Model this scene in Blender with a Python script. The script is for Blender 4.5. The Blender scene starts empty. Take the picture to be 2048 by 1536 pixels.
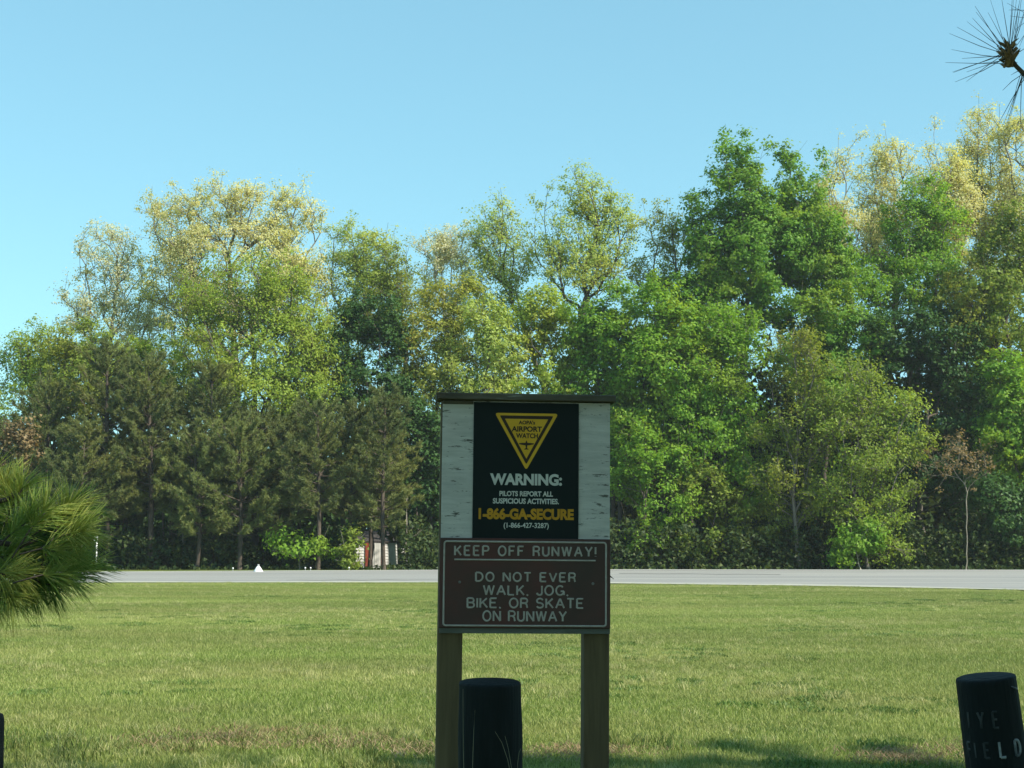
import bpy, math, random
import numpy as np
from mathutils import Vector, Matrix

random.seed(7)
RNG = np.random.default_rng(11)
S = bpy.context.scene
COL = S.collection
R = math.radians

# ------------------------------------------------------------------ camera
F = 2800.0                      # focal length in photo pixels (photo is 2048 wide)
EYE = 1.35
PITCH = math.atan(326 / F)
cam = bpy.data.cameras.new('camera')
cam.sensor_width = 36.0
cam.lens = F / 2048 * 36.0
cam.clip_start = 0.05
cam.clip_end = 3000
camo = bpy.data.objects.new('camera', cam)
camo.location = (0, 0, EYE)
camo.rotation_euler = (R(90) + PITCH, 0, 0)
COL.objects.link(camo)
S.camera = camo

# ------------------------------------------------------------------ light
SUN_AZ, SUN_EL = 122.0, 42.0     # azimuth measured from the viewing direction to the right
w = bpy.data.worlds.new('World')
S.world = w
w.use_nodes = True
nt = w.node_tree
nt.nodes.clear()
sky = nt.nodes.new('ShaderNodeTexSky')
sky.sky_type = 'NISHITA'
sky.sun_disc = False
sky.sun_elevation = R(SUN_EL)
sky.sun_rotation = R(SUN_AZ)
sky.air_density = 1.0
sky.dust_density = 0.25
sky.ozone_density = 1.0
tint = nt.nodes.new('ShaderNodeMix')
tint.data_type = 'RGBA'
tint.blend_type = 'MULTIPLY'
tint.inputs['Factor'].default_value = 1.0
tint.inputs[7].default_value = (0.99, 1.67, 1.72, 1)
bg = nt.nodes.new('ShaderNodeBackground')
bg.inputs['Strength'].default_value = 0.14
wo = nt.nodes.new('ShaderNodeOutputWorld')
gam = nt.nodes.new('ShaderNodeGamma')
gam.inputs['Gamma'].default_value = 0.55
nt.links.new(sky.outputs[0], gam.inputs['Color'])
nt.links.new(gam.outputs[0], tint.inputs[6])
nt.links.new(tint.outputs[2], bg.inputs['Color'])
nt.links.new(bg.outputs[0], wo.inputs['Surface'])

sun = bpy.data.lights.new('sun', 'SUN')
sun.energy = 5.0
sun.angle = R(0.55)
sun.color = (1.0, 0.93, 0.80)
suno = bpy.data.objects.new('sun', sun)
sd = Vector((math.sin(R(SUN_AZ)) * math.cos(R(SUN_EL)), math.cos(R(SUN_AZ)) * math.cos(R(SUN_EL)), math.sin(R(SUN_EL))))
suno.rotation_euler = sd.to_track_quat('Z', 'Y').to_euler()
suno.location = (20, -10, 30)
COL.objects.link(suno)

S.view_settings.view_transform = 'Standard'
S.view_settings.look = 'None'
S.view_settings.gamma = 1
S.view_settings.use_curve_mapping = False
S.view_settings.exposure = 0.75
S.cycles.max_bounces = 8
S.cycles.transmission_bounces = 6
S.cycles.diffuse_bounces = 4


def at(px, py, Y):
    """world point seen at photo pixel (px, py) at distance Y"""
    c, s = math.cos(PITCH), math.sin(PITCH)
    dx = (px - 1024) / F
    u = (768 - py) / F
    d = Vector((dx, c - s * u, s + c * u))
    t = Y / d.y
    return Vector((d.x * t, Y, EYE + d.z * t))


# ------------------------------------------------------------------ materials
def new_mat(name):
    m = bpy.data.materials.new(name)
    m.use_nodes = True
    n = m.node_tree
    n.nodes.clear()
    out = n.nodes.new('ShaderNodeOutputMaterial')
    return m, n, out


def N(n, t, **kw):
    x = n.nodes.new(t)
    for k, v in kw.items():
        setattr(x, k, v)
    return x


def ramp(n, stops):
    r = n.nodes.new('ShaderNodeValToRGB')
    e = r.color_ramp.elements
    while len(e) < len(stops):
        e.new(0.5)
    for i, (p, c) in enumerate(stops):
        e[i].position = p
        e[i].color = (c[0], c[1], c[2], 1)
    return r


def noise(n, vec, scale, detail=4, rough=0.55, mapping=None):
    if mapping:
        mp = n.nodes.new('ShaderNodeMapping')
        mp.inputs['Scale'].default_value = mapping
        n.links.new(vec, mp.inputs['Vector'])
        vec = mp.outputs[0]
    t = n.nodes.new('ShaderNodeTexNoise')
    t.inputs['Scale'].default_value = scale
    t.inputs['Detail'].default_value = detail
    t.inputs['Roughness'].default_value = rough
    n.links.new(vec, t.inputs['Vector'])
    return t


def mixc(n, fac, a, b, mode='MIX'):
    m = n.nodes.new('ShaderNodeMix')
    m.data_type = 'RGBA'
    m.blend_type = mode
    for sock, v in ((m.inputs['Factor'], fac), (m.inputs[6], a), (m.inputs[7], b)):
        if isinstance(v, (int, float)):
            sock.default_value = v
        elif isinstance(v, tuple):
            sock.default_value = (*v, 1)
        else:
            n.links.new(v, sock)
    return m.outputs[2]


def surf_mat(name, stops, scale=6, rough=0.8, bump=0.3, mapping=None, spec=0.3, bscale=None, detail=6, bdist=0.01):
    m, n, out = new_mat(name)
    tc = N(n, 'ShaderNodeTexCoord')
    t = noise(n, tc.outputs['Object'], scale, detail, 0.6, mapping)
    r = ramp(n, stops)
    n.links.new(t.outputs['Fac'], r.inputs[0])
    b = N(n, 'ShaderNodeBsdfPrincipled')
    b.inputs['Roughness'].default_value = rough
    b.inputs['Specular IOR Level'].default_value = spec
    n.links.new(r.outputs[0], b.inputs['Base Color'])
    t2 = noise(n, tc.outputs['Object'], bscale or scale * 3, 5, 0.6, mapping)
    bp = N(n, 'ShaderNodeBump')
    bp.inputs['Strength'].default_value = bump
    bp.inputs['Distance'].default_value = bdist
    n.links.new(t2.outputs['Fac'], bp.inputs['Height'])
    n.links.new(bp.outputs[0], b.inputs['Normal'])
    n.links.new(b.outputs[0], out.inputs['Surface'])
    return m


def leaf_mat(name, c1, c2, c3=None, trans=0.35, rough=0.55, patch=None, pscale=0.25, gloss=0.25):
    """leaf colour from a per-leaf tone attribute, plus a slow colour drift from branch to branch"""
    m, n, out = new_mat(name)
    a = N(n, 'ShaderNodeAttribute', attribute_name='tone')
    r = ramp(n, [(0.0, c1), (0.55, c2), (1.0, c3 or c2)])
    n.links.new(a.outputs['Fac'], r.inputs[0])
    col = r.outputs[0]
    if patch:
        g = N(n, 'ShaderNodeNewGeometry')
        t = noise(n, g.outputs['Position'], pscale, 2, 0.5)
        mr = N(n, 'ShaderNodeMapRange')
        mr.inputs['From Min'].default_value = 0.48
        mr.inputs['From Max'].default_value = 0.66
        n.links.new(t.outputs['Fac'], mr.inputs['Value'])
        col = mixc(n, mr.outputs[0], col, patch)
    b = N(n, 'ShaderNodeBsdfPrincipled')
    b.inputs['Roughness'].default_value = rough
    b.inputs['Specular IOR Level'].default_value = gloss
    n.links.new(col, b.inputs['Base Color'])
    tr = N(n, 'ShaderNodeBsdfTranslucent')
    tcol = mixc(n, 1.0, col, (1.25, 1.15, 0.55), 'MULTIPLY')
    n.links.new(tcol, tr.inputs['Color'])
    ms = N(n, 'ShaderNodeMixShader')
    ms.inputs[0].default_value = trans
    n.links.new(b.outputs[0], ms.inputs[1])
    n.links.new(tr.outputs[0], ms.inputs[2])
    n.links.new(ms.outputs[0], out.inputs['Surface'])
    return m


BARK_GREY = surf_mat('bark_grey', [(0.3, (.09, .08, .065)), (0.7, (.21, .19, .155))], 5, .9, .6, (1, 1, .3))
BARK_DARK = surf_mat('bark_dark', [(0.3, (.045, .038, .03)), (0.7, (.13, .105, .08))], 5, .9, .6, (1, 1, .3))
BARK_PINE = surf_mat('bark_pine', [(0.3, (.035, .028, .022)), (0.7, (.11, .085, .065))], 6, .9, .8, (1, 1, .4))
BARK_SAP = surf_mat('bark_sapling', [(0.3, (.12, .11, .085)), (0.7, (.24, .22, .17))], 5, .9, .4, (1, 1, .3))
BARK_PALE = surf_mat('bark_pale', [(0.3, (.22, .20, .16)), (0.7, (.42, .39, .32))], 5, .9, .4, (1, 1, .3))

L_PALE = leaf_mat('leaf_pale_spring', (.44, .45, .20), (.62, .61, .32), (.72, .69, .42), .5, patch=(.53, .55, .22))
L_PALE2 = leaf_mat('leaf_cream_spring', (.44, .46, .28), (.60, .60, .42), (.70, .68, .50), .5, patch=(.48, .52, .28))
L_AIRY = leaf_mat('leaf_yellow_green', (.26, .35, .08), (.38, .48, .12), (.50, .57, .19), .52, patch=(.42, .47, .11))
L_OLIVE = leaf_mat('leaf_olive', (.14, .20, .03), (.22, .30, .045), (.30, .37, .065), .5, patch=(.25, .28, .045))
L_GOLD = leaf_mat('leaf_golden_olive', (.21, .26, .045), (.31, .36, .065), (.41, .43, .09), .5, patch=(.37, .36, .06))
L_FRESH = leaf_mat('leaf_fresh_green', (.11, .23, .024), (.20, .37, .038), (.29, .46, .06), .52, patch=(.25, .36, .04))
L_LIGHT = leaf_mat('leaf_light_green', (.19, .30, .04), (.30, .41, .06), (.39, .49, .09), .52, patch=(.33, .39, .06))
L_MAPLE = leaf_mat('leaf_maple_green', (.08, .18, .022), (.15, .31, .036), (.24, .41, .055), .5, patch=(.21, .32, .04))
L_SPRAY = leaf_mat('leaf_spray_green', (.15, .24, .03), (.25, .35, .05), (.33, .42, .07), .5, patch=(.20, .26, .04))
L_DEEP = leaf_mat('leaf_deep_green', (.03, .08, .02), (.055, .125, .028), (.09, .17, .036), .38)  # deep green species, darkened further to suggest the shaded hollow at the right
L_PINE = leaf_mat('needle_pine', (.085, .115, .042), (.145, .18, .06), (.225, .255, .08), .32, patch=(.20, .22, .06))
L_PINE2 = leaf_mat('needle_pine_olive', (.11, .15, .05), (.18, .22, .065), (.26, .28, .085), .3)
L_NEAR = leaf_mat('needle_near', (.10, .21, .04), (.22, .36, .07), (.52, .55, .14), .5, rough=.4, gloss=.4)
L_RUST = leaf_mat('leaf_rusty_bud', (.16, .13, .06), (.25, .18, .085), (.30, .22, .11), .4)
L_BRUSH = leaf_mat('leaf_underbrush', (.025, .05, .015), (.05, .085, .022), (.10, .13, .035), .35)  # albedo lowered so the shade at the wood's foot sits in the leaf colour


# ------------------------------------------------------------------ object helpers
def tag(o, label=None, cat=None, group=None, kind=None):
    if label: o['label'] = label
    if cat: o['category'] = cat
    if group: o['group'] = group
    if kind: o['kind'] = kind
    return o


def empty(name, loc, rz=0):
    o = bpy.data.objects.new(name, None)
    o.empty_display_size = 0.2
    o.location = loc
    o.rotation_euler = (0, 0, rz)
    COL.objects.link(o)
    return o


def mesh_obj(name, v, f, mat, parent=None, smooth=False, tone=None):
    """v: (n,3) array, f: list/array of index tuples (uniform or ragged)"""
    me = bpy.data.meshes.new(name)
    if isinstance(f, np.ndarray):
        v = np.asarray(v, dtype=np.float32)
        k = f.shape[1]
        me.vertices.add(len(v))
        me.vertices.foreach_set('co', v.ravel())
        me.loops.add(f.size)
        me.loops.foreach_set('vertex_index', f.astype(np.int32).ravel())
        me.polygons.add(len(f))
        me.polygons.foreach_set('loop_start', (np.arange(len(f)) * k).astype(np.int32))
        me.update(calc_edges=True)
    else:
        me.from_pydata([tuple(map(float, p)) for p in v], [], [tuple(map(int, q)) for q in f])
    if tone is not None:
        a = me.attributes.new('tone', 'FLOAT', 'FACE')
        a.data.foreach_set('value', np.asarray(tone, dtype=np.float32))
    if smooth:
        me.polygons.foreach_set('use_smooth', [True] * len(me.polygons))
    if mat: me.materials.append(mat)
    o = bpy.data.objects.new(name, me)
    COL.objects.link(o)
    if parent: o.parent = parent
    return o


class MB:
    """little mesh collector"""
    def __init__(self):
        self.v, self.f = [], []

    def box(self, x0, x1, y0, y1, z0, z1):
        b = len(self.v)
        self.v += [(x0, y0, z0), (x1, y0, z0), (x1, y1, z0), (x0, y1, z0), (x0, y0, z1), (x1, y0, z1), (x1, y1, z1), (x0, y1, z1)]
        self.f += [(b, b + 3, b + 2, b + 1), (b + 4, b + 5, b + 6, b + 7), (b, b + 1, b + 5, b + 4), (b + 1, b + 2, b + 6, b + 5), (b + 2, b + 3, b + 7, b + 6), (b + 3, b, b + 4, b + 7)]
        return self

    def tube(self, pts, rad, n=8, cap=True):
        pts = [Vector(p) for p in pts]
        rings = []
        for i, p in enumerate(pts):
            d = (pts[min(i + 1, len(pts) - 1)] - pts[max(i - 1, 0)]).normalized()
            u = d.cross(Vector((0, 0, 1)))
            if u.length < .05: u = d.cross(Vector((1, 0, 0)))
            u.normalize()
            w_ = d.cross(u)
            r = rad[i] if isinstance(rad, (list, tuple)) else rad
            b = len(self.v)
            for k in range(n):
                a = 2 * math.pi * k / n
                self.v.append(tuple(p + (u * math.cos(a) + w_ * math.sin(a)) * r))
            rings.append(b)
        for a, b in zip(rings, rings[1:]):
            for k in range(n):
                k2 = (k + 1) % n
                self.f.append((a + k, a + k2, b + k2, b + k))
        if cap:
            self.f.append(tuple(rings[0] + k for k in range(n))[::-1])
            self.f.append(tuple(rings[-1] + k for k in range(n)))
        return self

    def build(self, name, mat, parent=None, smooth=False, bevel=0):
        o = mesh_obj(name, self.v, self.f, mat, parent, smooth)
        if bevel:
            m = o.modifiers.new('bevel', 'BEVEL')
            m.width = bevel
            m.segments = 2
            m.limit_method = 'ANGLE'
        return o


# ------------------------------------------------------------------ ground, runway
EDGE_X = [-60, -16, -2.7, 3.7, 10.2, 15.9, 24, 40]
EDGE_Y = [53.6, 53.2, 53.0, 51.8, 48.6, 44.0, 37.5, 25.0]     # near edge of the runway


def edge_y(x):
    return float(np.interp(x, EDGE_X, EDGE_Y))


def ground_mat():
    m, n, out = new_mat('ground_soil')
    g = N(n, 'ShaderNodeNewGeometry')
    t = noise(n, g.outputs['Position'], .6, 6, .6)
    r = ramp(n, [(.35, (.06, .09, .02)), (.55, (.11, .14, .03)), (.72, (.18, .16, .07))])
    n.links.new(t.outputs['Fac'], r.inputs[0])
    b = N(n, 'ShaderNodeBsdfPrincipled')
    b.inputs['Roughness'].default_value = .95
    b.inputs['Specular IOR Level'].default_value = .1
    n.links.new(r.outputs[0], b.inputs['Base Color'])
    t2 = noise(n, g.outputs['Position'], 30, 5, .6)
    bp = N(n, 'ShaderNodeBump')
    bp.inputs['Strength'].default_value = .6
    bp.inputs['Distance'].default_value = .02
    n.links.new(t2.outputs['Fac'], bp.inputs['Height'])
    n.links.new(bp.outputs[0], b.inputs['Normal'])
    n.links.new(b.outputs[0], out.inputs['Surface'])
    return m


gx = np.array([-1500, -300, -80, -40, -20, -10, 0, 10, 20, 40, 80, 300, 1500])
gy = np.array([-300, -40, -5, 5, 20, 40, 60, 84, 90, 100, 120, 180, 400, 2000])
gv = np.array([(x, y, 0 if y < 88 else (-.35 if y < 95 else -.9)) for y in gy for x in gx], dtype=float)
gf = [(j * 13 + i, j * 13 + i + 1, (j + 1) * 13 + i + 1, (j + 1) * 13 + i) for j in range(len(gy) - 1) for i in range(12)]
ground = mesh_obj('ground', gv, gf, ground_mat(), smooth=True)
tag(ground, kind='structure')


def asphalt_mat():
    m, n, out = new_mat('runway_asphalt')
    g = N(n, 'ShaderNodeNewGeometry')
    t = noise(n, g.outputs['Position'], .5, 6, .7, (.07, 1.3, 1))
    r = ramp(n, [(.32, (.15, .15, .145)), (.5, (.235, .232, .216)), (.66, (.29, .28, .25))])
    n.links.new(t.outputs['Fac'], r.inputs[0])
    sp = noise(n, g.outputs['Position'], 60, 3, .7)
    c = mixc(n, .25, r.outputs[0], sp.outputs['Fac'], 'OVERLAY')
    b = N(n, 'ShaderNodeBsdfPrincipled')
    b.inputs['Roughness'].default_value = .85
    n.links.new(c, b.inputs['Base Color'])
    n.links.new(b.outputs[0], out.inputs['Surface'])
    return m


ASPH = asphalt_mat()
xs = np.concatenate([[-60], np.arange(-40, 41, 2)])


def far_y(x):
    return float(np.interp(x, [-60, -21, -13, -4, 6, 28, 40], [74, 75, 78, 81, 82.5, 81, 80]))


rv, rf = [], []
for i, x in enumerate(xs):
    y0, y1 = edge_y(x), far_y(x)
    for k in range(5):
        s = k / 4
        rv.append((x, y0 + (y1 - y0) * s, .03 + .02 * s))
    rv.append((x, y1 + .05, -.1))
for i in range(len(xs) - 1):
    for k in range(5):
        rf.append((i * 6 + k, (i + 1) * 6 + k, (i + 1) * 6 + k + 1, i * 6 + k + 1))
tag(mesh_obj('runway', rv, rf, ASPH, smooth=False), kind='structure')
# paler gravelly shoulder along the near edge, as a sheet above the runway
SHO = surf_mat('runway_shoulder', [(.3, (.30, .30, .25)), (.7, (.38, .375, .31))], 8, .95, .3)
sv, sf = [], []
for i, x in enumerate(np.arange(-40, 30.1, 1.0)):
    y0 = edge_y(x) - .15
    wv = 1.7 + .5 * math.sin(x * .7) + random.uniform(-.2, .2)
    s = (wv + .15) / (far_y(x) - y0)
    sv += [(x, y0, .036), (x, y0 + wv, .036 + .02 * s + .002)]
for i in range(len(sv) // 2 - 1):
    sf.append((i * 2, i * 2 + 2, i * 2 + 3, i * 2 + 1))
tag(mesh_obj('runway_shoulder', sv, sf, SHO), kind='structure')
# dark crack sealed along the pavement and white edge stripe far side
CR = surf_mat('tar_seal', [(.3, (.05, .05, .05)), (.7, (.08, .08, .08))], 5, .7, .1)
cv, cf = [], []
cp = [at(px, py, 1) for px, py in ()]
for i, t_ in enumerate(np.linspace(0, 1, 26)):
    x = -9 + 6.2 * t_ * 1.0 + 0
    y = edge_y(x) + 3.2 + .25 * math.sin(i * .9) + .8 * t_
    h = .036 + .02 * (y - edge_y(x)) / (far_y(x) - edge_y(x)) + .003
    wd = .16 * math.sin(math.pi * min(1, max(0.02, t_))) ** .5 + .02
    cv += [(x, y - wd, h), (x, y + wd, h + .002)]
for i in range(len(cv) // 2 - 1):
    cf.append((i * 2, i * 2 + 2, i * 2 + 3, i * 2 + 1))
tag(mesh_obj('runway_crack', cv, cf, CR), kind='structure')
cv, cf = [], []
for i, t_ in enumerate(np.linspace(0, 1, 26)):
    x = 5.3 + 7.5 * t_
    y = 70 - 2.4 * t_ + .3 * math.sin(i * .7)
    h = .040 + .02 * (y - edge_y(x)) / (far_y(x) - edge_y(x))
    cv += [(x, y - .22, h), (x, y + .22, h + .002)]
for i in range(len(cv) // 2 - 1):
    cf.append((i * 2, i * 2 + 2, i * 2 + 3, i * 2 + 1))
tag(mesh_obj('runway_crack', cv, cf, CR), kind='structure')
WP = surf_mat('edge_paint', [(.3, (.62, .62, .58)), (.7, (.75, .75, .71))], 5, .7, .1)
cv, cf = [], []
for x in np.arange(-40, 40.1, 1.0):
    y1 = far_y(x)
    cv += [(x, y1 - .75, .0545), (x, y1 - .1, .0552)]
for i in range(len(cv) // 2 - 1):
    cf.append((i * 2, i * 2 + 2, i * 2 + 3, i * 2 + 1))
tag(mesh_obj('edge_stripe', cv, cf, WP), kind='structure')

# ------------------------------------------------------------------ grass


def grass_mat(name, stops, dry):
    m, n, out = new_mat(name)
    g = N(n, 'ShaderNodeNewGeometry')
    a = N(n, 'ShaderNodeAttribute', attribute_name='tone')
    r = ramp(n, stops)
    n.links.new(a.outputs['Fac'], r.inputs[0])
    t = noise(n, g.outputs['Position'], .45, 5, .65, (.45, 1, 1))
    mr = N(n, 'ShaderNodeMapRange')
    mr.inputs['From Min'].default_value = .42
    mr.inputs['From Max'].default_value = .62
    n.links.new(t.outputs['Fac'], mr.inputs['Value'])
    c = mixc(n, mr.outputs[0], r.outputs[0], mixc(n, .5, r.outputs[0], dry))
    t2 = noise(n, g.outputs['Position'], .22, 3, .6, (.3, 1.2, 1))
    mr2 = N(n, 'ShaderNodeMapRange')
    mr2.inputs['From Min'].default_value = .4
    mr2.inputs['From Max'].default_value = .65
    mr2.inputs['To Min'].default_value = .86
    mr2.inputs['To Max'].default_value = 1.12
    n.links.new(t2.outputs['Fac'], mr2.inputs['Value'])
    hs = N(n, 'ShaderNodeHueSaturation')
    n.links.new(mr2.outputs[0], hs.inputs['Value'])
    n.links.new(c, hs.inputs['Color'])
    b = N(n, 'ShaderNodeBsdfPrincipled')
    b.inputs['Roughness'].default_value = .5
    b.inputs['Specular IOR Level'].default_value = .3
    n.links.new(hs.outputs[0], b.inputs['Base Color'])
    tr = N(n, 'ShaderNodeBsdfTranslucent')
    n.links.new(hs.outputs[0], tr.inputs['Color'])
    ms = N(n, 'ShaderNodeMixShader')
    ms.inputs[0].default_value = .35
    n.links.new(b.outputs[0], ms.inputs[1])
    n.links.new(tr.outputs[0], ms.inputs[2])
    n.links.new(ms.outputs[0], out.inputs['Surface'])
    return m


G_LAWN = grass_mat('grass_lawn', [(0, (.11, .165, .03)), (.5, (.215, .29, .055)), (.85, (.34, .40, .11)), (1, (.50, .48, .22))], (.38, .37, .13))
G_DRY = grass_mat('grass_seedy', [(0, (.22, .26, .07)), (.5, (.34, .37, .12)), (1, (.55, .51, .25))], (.45, .42, .18))


def blades(n, half, hmin, hmax, wid, lean, rng, ctr=None):
    """n curved blades: each 5 verts, 2 faces (quad + tri as quads with 5 verts -> 3 tris)"""
    if ctr is None:
        base = np.stack([rng.uniform(-half, half, n), rng.uniform(-half, half, n), np.zeros(n)], 1)
    else:
        base = ctr
    h = rng.uniform(hmin, hmax, n)
    a = rng.uniform(0, 2 * np.pi, n)
    wv = np.stack([np.cos(a), np.sin(a), np.zeros(n)], 1) * (wid * rng.uniform(.7, 1.3, n))[:, None]
    b = rng.uniform(0, 2 * np.pi, n)
    ln = np.stack([np.cos(b), np.sin(b), np.zeros(n)], 1) * (h * lean * rng.uniform(.2, 1, n))[:, None]
    up = np.array([0, 0, 1.0])
    mid = base + ln * .35 + up * (h * .6)[:, None]
    tip = base + ln + up * (h * .98)[:, None]
    V = np.stack([base - wv, base + wv, mid + wv * .75, mid - wv * .75, tip], 1).reshape(-1, 3)
    i = np.arange(n) * 5
    q = np.stack([i, i + 1, i + 2], 1)
    q2 = np.stack([i, i + 2, i + 3], 1)
    q3 = np.stack([i + 3, i + 2, i + 4], 1)
    Fc = np.concatenate([q, q2, q3])
    tone = np.tile(rng.random(n), 3)
    return V, Fc, tone


def scatter_obj(name, V, Fc, tone, mat, P, rot, scl, label):
    """one object: the blade tile plus loose points; geometry nodes repeat the tile on the points"""
    nb = len(V)
    me = bpy.data.meshes.new(name)
    allv = np.concatenate([V, P]).astype(np.float32)
    me.vertices.add(len(allv))
    me.vertices.foreach_set('co', allv.ravel())
    me.loops.add(Fc.size)
    me.loops.foreach_set('vertex_index', Fc.astype(np.int32).ravel())
    me.polygons.add(len(Fc))
    me.polygons.foreach_set('loop_start', (np.arange(len(Fc)) * 3).astype(np.int32))
    me.update(calc_edges=True)
    me.attributes.new('tone', 'FLOAT', 'FACE').data.foreach_set('value', tone.astype(np.float32))
    ip = np.zeros(len(allv), dtype=bool)
    ip[nb:] = True
    me.attributes.new('spot', 'BOOLEAN', 'POINT').data.foreach_set('value', ip)
    rr = np.zeros(len(allv), dtype=np.float32)
    rr[nb:] = rot
    me.attributes.new('turn', 'FLOAT', 'POINT').data.foreach_set('value', rr)
    ss = np.ones((len(allv), 3), dtype=np.float32)
    ss[nb:] = scl
    me.attributes.new('grow', 'FLOAT_VECTOR', 'POINT').data.foreach_set('vector', ss.ravel())
    me.materials.append(mat)
    o = bpy.data.objects.new(name, me)
    COL.objects.link(o)
    ng = bpy.data.node_groups.new(name, 'GeometryNodeTree')
    ng.interface.new_socket('Geometry', in_out='INPUT', socket_type='NodeSocketGeometry')
    ng.interface.new_socket('Geometry', in_out='OUTPUT', socket_type='NodeSocketGeometry')
    gi, go = ng.nodes.new('NodeGroupInput'), ng.nodes.new('NodeGroupOutput')

    def attr(nm, ty):
        x = ng.nodes.new('GeometryNodeInputNamedAttribute')
        x.data_type = ty
        x.inputs['Name'].default_value = nm
        return x.outputs['Attribute']
    sp = ng.nodes.new('GeometryNodeSeparateGeometry')
    sp.domain = 'POINT'
    ng.links.new(gi.outputs[0], sp.inputs['Geometry'])
    ng.links.new(attr('spot', 'BOOLEAN'), sp.inputs['Selection'])
    ins = ng.nodes.new('GeometryNodeInstanceOnPoints')
    ng.links.new(sp.outputs['Selection'], ins.inputs['Points'])
    ng.links.new(sp.outputs['Inverted'], ins.inputs['Instance'])
    cx = ng.nodes.new('ShaderNodeCombineXYZ')
    ng.links.new(attr('turn', 'FLOAT'), cx.inputs['Z'])
    ng.links.new(cx.outputs[0], ins.inputs['Rotation'])
    ng.links.new(attr('grow', 'FLOAT_VECTOR'), ins.inputs['Scale'])
    ng.links.new(ins.outputs[0], go.inputs[0])
    md = o.modifiers.new('scatter', 'NODES')
    md.node_group = ng
    tag(o, label, 'grass', kind='stuff')
    return o


def vnoise(x, y, sc, seed=0):
    """smooth 2-d value noise in numpy"""
    x = np.asarray(x) * sc + seed * 17.3
    y = np.asarray(y) * sc + seed * 9.1
    xi, yi = np.floor(x), np.floor(y)
    fx, fy = x - xi, y - yi
    fx, fy = fx * fx * (3 - 2 * fx), fy * fy * (3 - 2 * fy)
    h = lambda a, b: np.modf(np.abs(np.sin(a * 127.1 + b * 311.7) * 43758.5453))[0]
    return (h(xi, yi) * (1 - fx) + h(xi + 1, yi) * fx) * (1 - fy) + (h(xi, yi + 1) * (1 - fx) + h(xi + 1, yi + 1) * fx) * fy


rng = np.random.default_rng(3)
V, Fc, tone = blades(4600, .55, .016, .046, .0021, 1.1, rng)
P = []
for y in np.arange(4.5, 54.5, 1.0):
    hw = y * .42 + 2
    for x in np.arange(-math.ceil(hw), math.ceil(hw) + 1, 1.0):
        if y + .45 < edge_y(x):
            P.append((x + rng.uniform(-.08, .08), y + rng.uniform(-.08, .08), 0))
P = np.array(P)
k = len(P)
scl = np.ones((k, 3))
scl[:, 2] = .8 + .6 * vnoise(P[:, 0], P[:, 1], .25, 2) + rng.uniform(-.08, .08, k)
far = np.clip((P[:, 1] - 12) / 30, 0, 1)
grass = scatter_obj('lawn_grass', V, Fc, tone, G_LAWN, P, rng.integers(0, 4, k) * np.pi / 2 + rng.uniform(-.2, .2, k), scl,
                    'short sunlit mown grass of the field between the sign and the runway')

# taller pale seedy tufts
n_t = 46
V, Fc, tone = blades(n_t, .07, .04, .10, .0021, .9, rng)
cand = np.stack([rng.uniform(-24, 24, 30000), 7 + 46 * rng.random(30000) ** 1.1], 1)
keep = (np.abs(cand[:, 0]) < cand[:, 1] * .42 + 1) & (cand[:, 1] < np.interp(cand[:, 0], EDGE_X, EDGE_Y) - .1)
dens = vnoise(cand[:, 0] * .5, cand[:, 1], .55, 5) * .6 + vnoise(cand[:, 0], cand[:, 1], 1.7, 8) * .4
near_e = (np.interp(cand[:, 0], EDGE_X, EDGE_Y) - cand[:, 1]) < .8
keep &= (dens > .57) | (rng.random(30000) < .06) | (near_e & (rng.random(30000) < .7))
cand = cand[keep]
P = np.column_stack([cand, np.zeros(len(cand))])
s_ = rng.uniform(.45, .95, len(P))
scatter_obj('grass_tufts', V, Fc, tone, G_DRY, P, rng.uniform(0, 6.28, len(P)), np.stack([s_ * 1.3, s_ * 1.3, s_], 1),
            'taller pale seedy tufts dotted over the mown field')

V, Fc, tone = blades(120, .16, .01, .03, .006, 1.6, rng)
cand = np.stack([rng.uniform(-14, 14, 2600), 7 + 32 * rng.random(2600)], 1)
cand = cand[(np.abs(cand[:, 0]) < cand[:, 1] * .42 + 1) & (vnoise(cand[:, 0], cand[:, 1], .5, 12) > .6)]
P = np.column_stack([cand, np.full(len(cand), .015)])
s_ = rng.uniform(.7, 1.5, len(P))
G_CLOV = grass_mat('clover_green', [(0, (.07, .13, .03)), (.6, (.11, .19, .04)), (1, (.16, .25, .05))], (.14, .2, .05))
scatter_obj('clover_patches', V, Fc, tone, G_CLOV, P, rng.uniform(0, 6.28, len(P)), np.stack([s_, s_ * .7, s_], 1),
            'low darker patches of broad leaved clover in the lawn')

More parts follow.
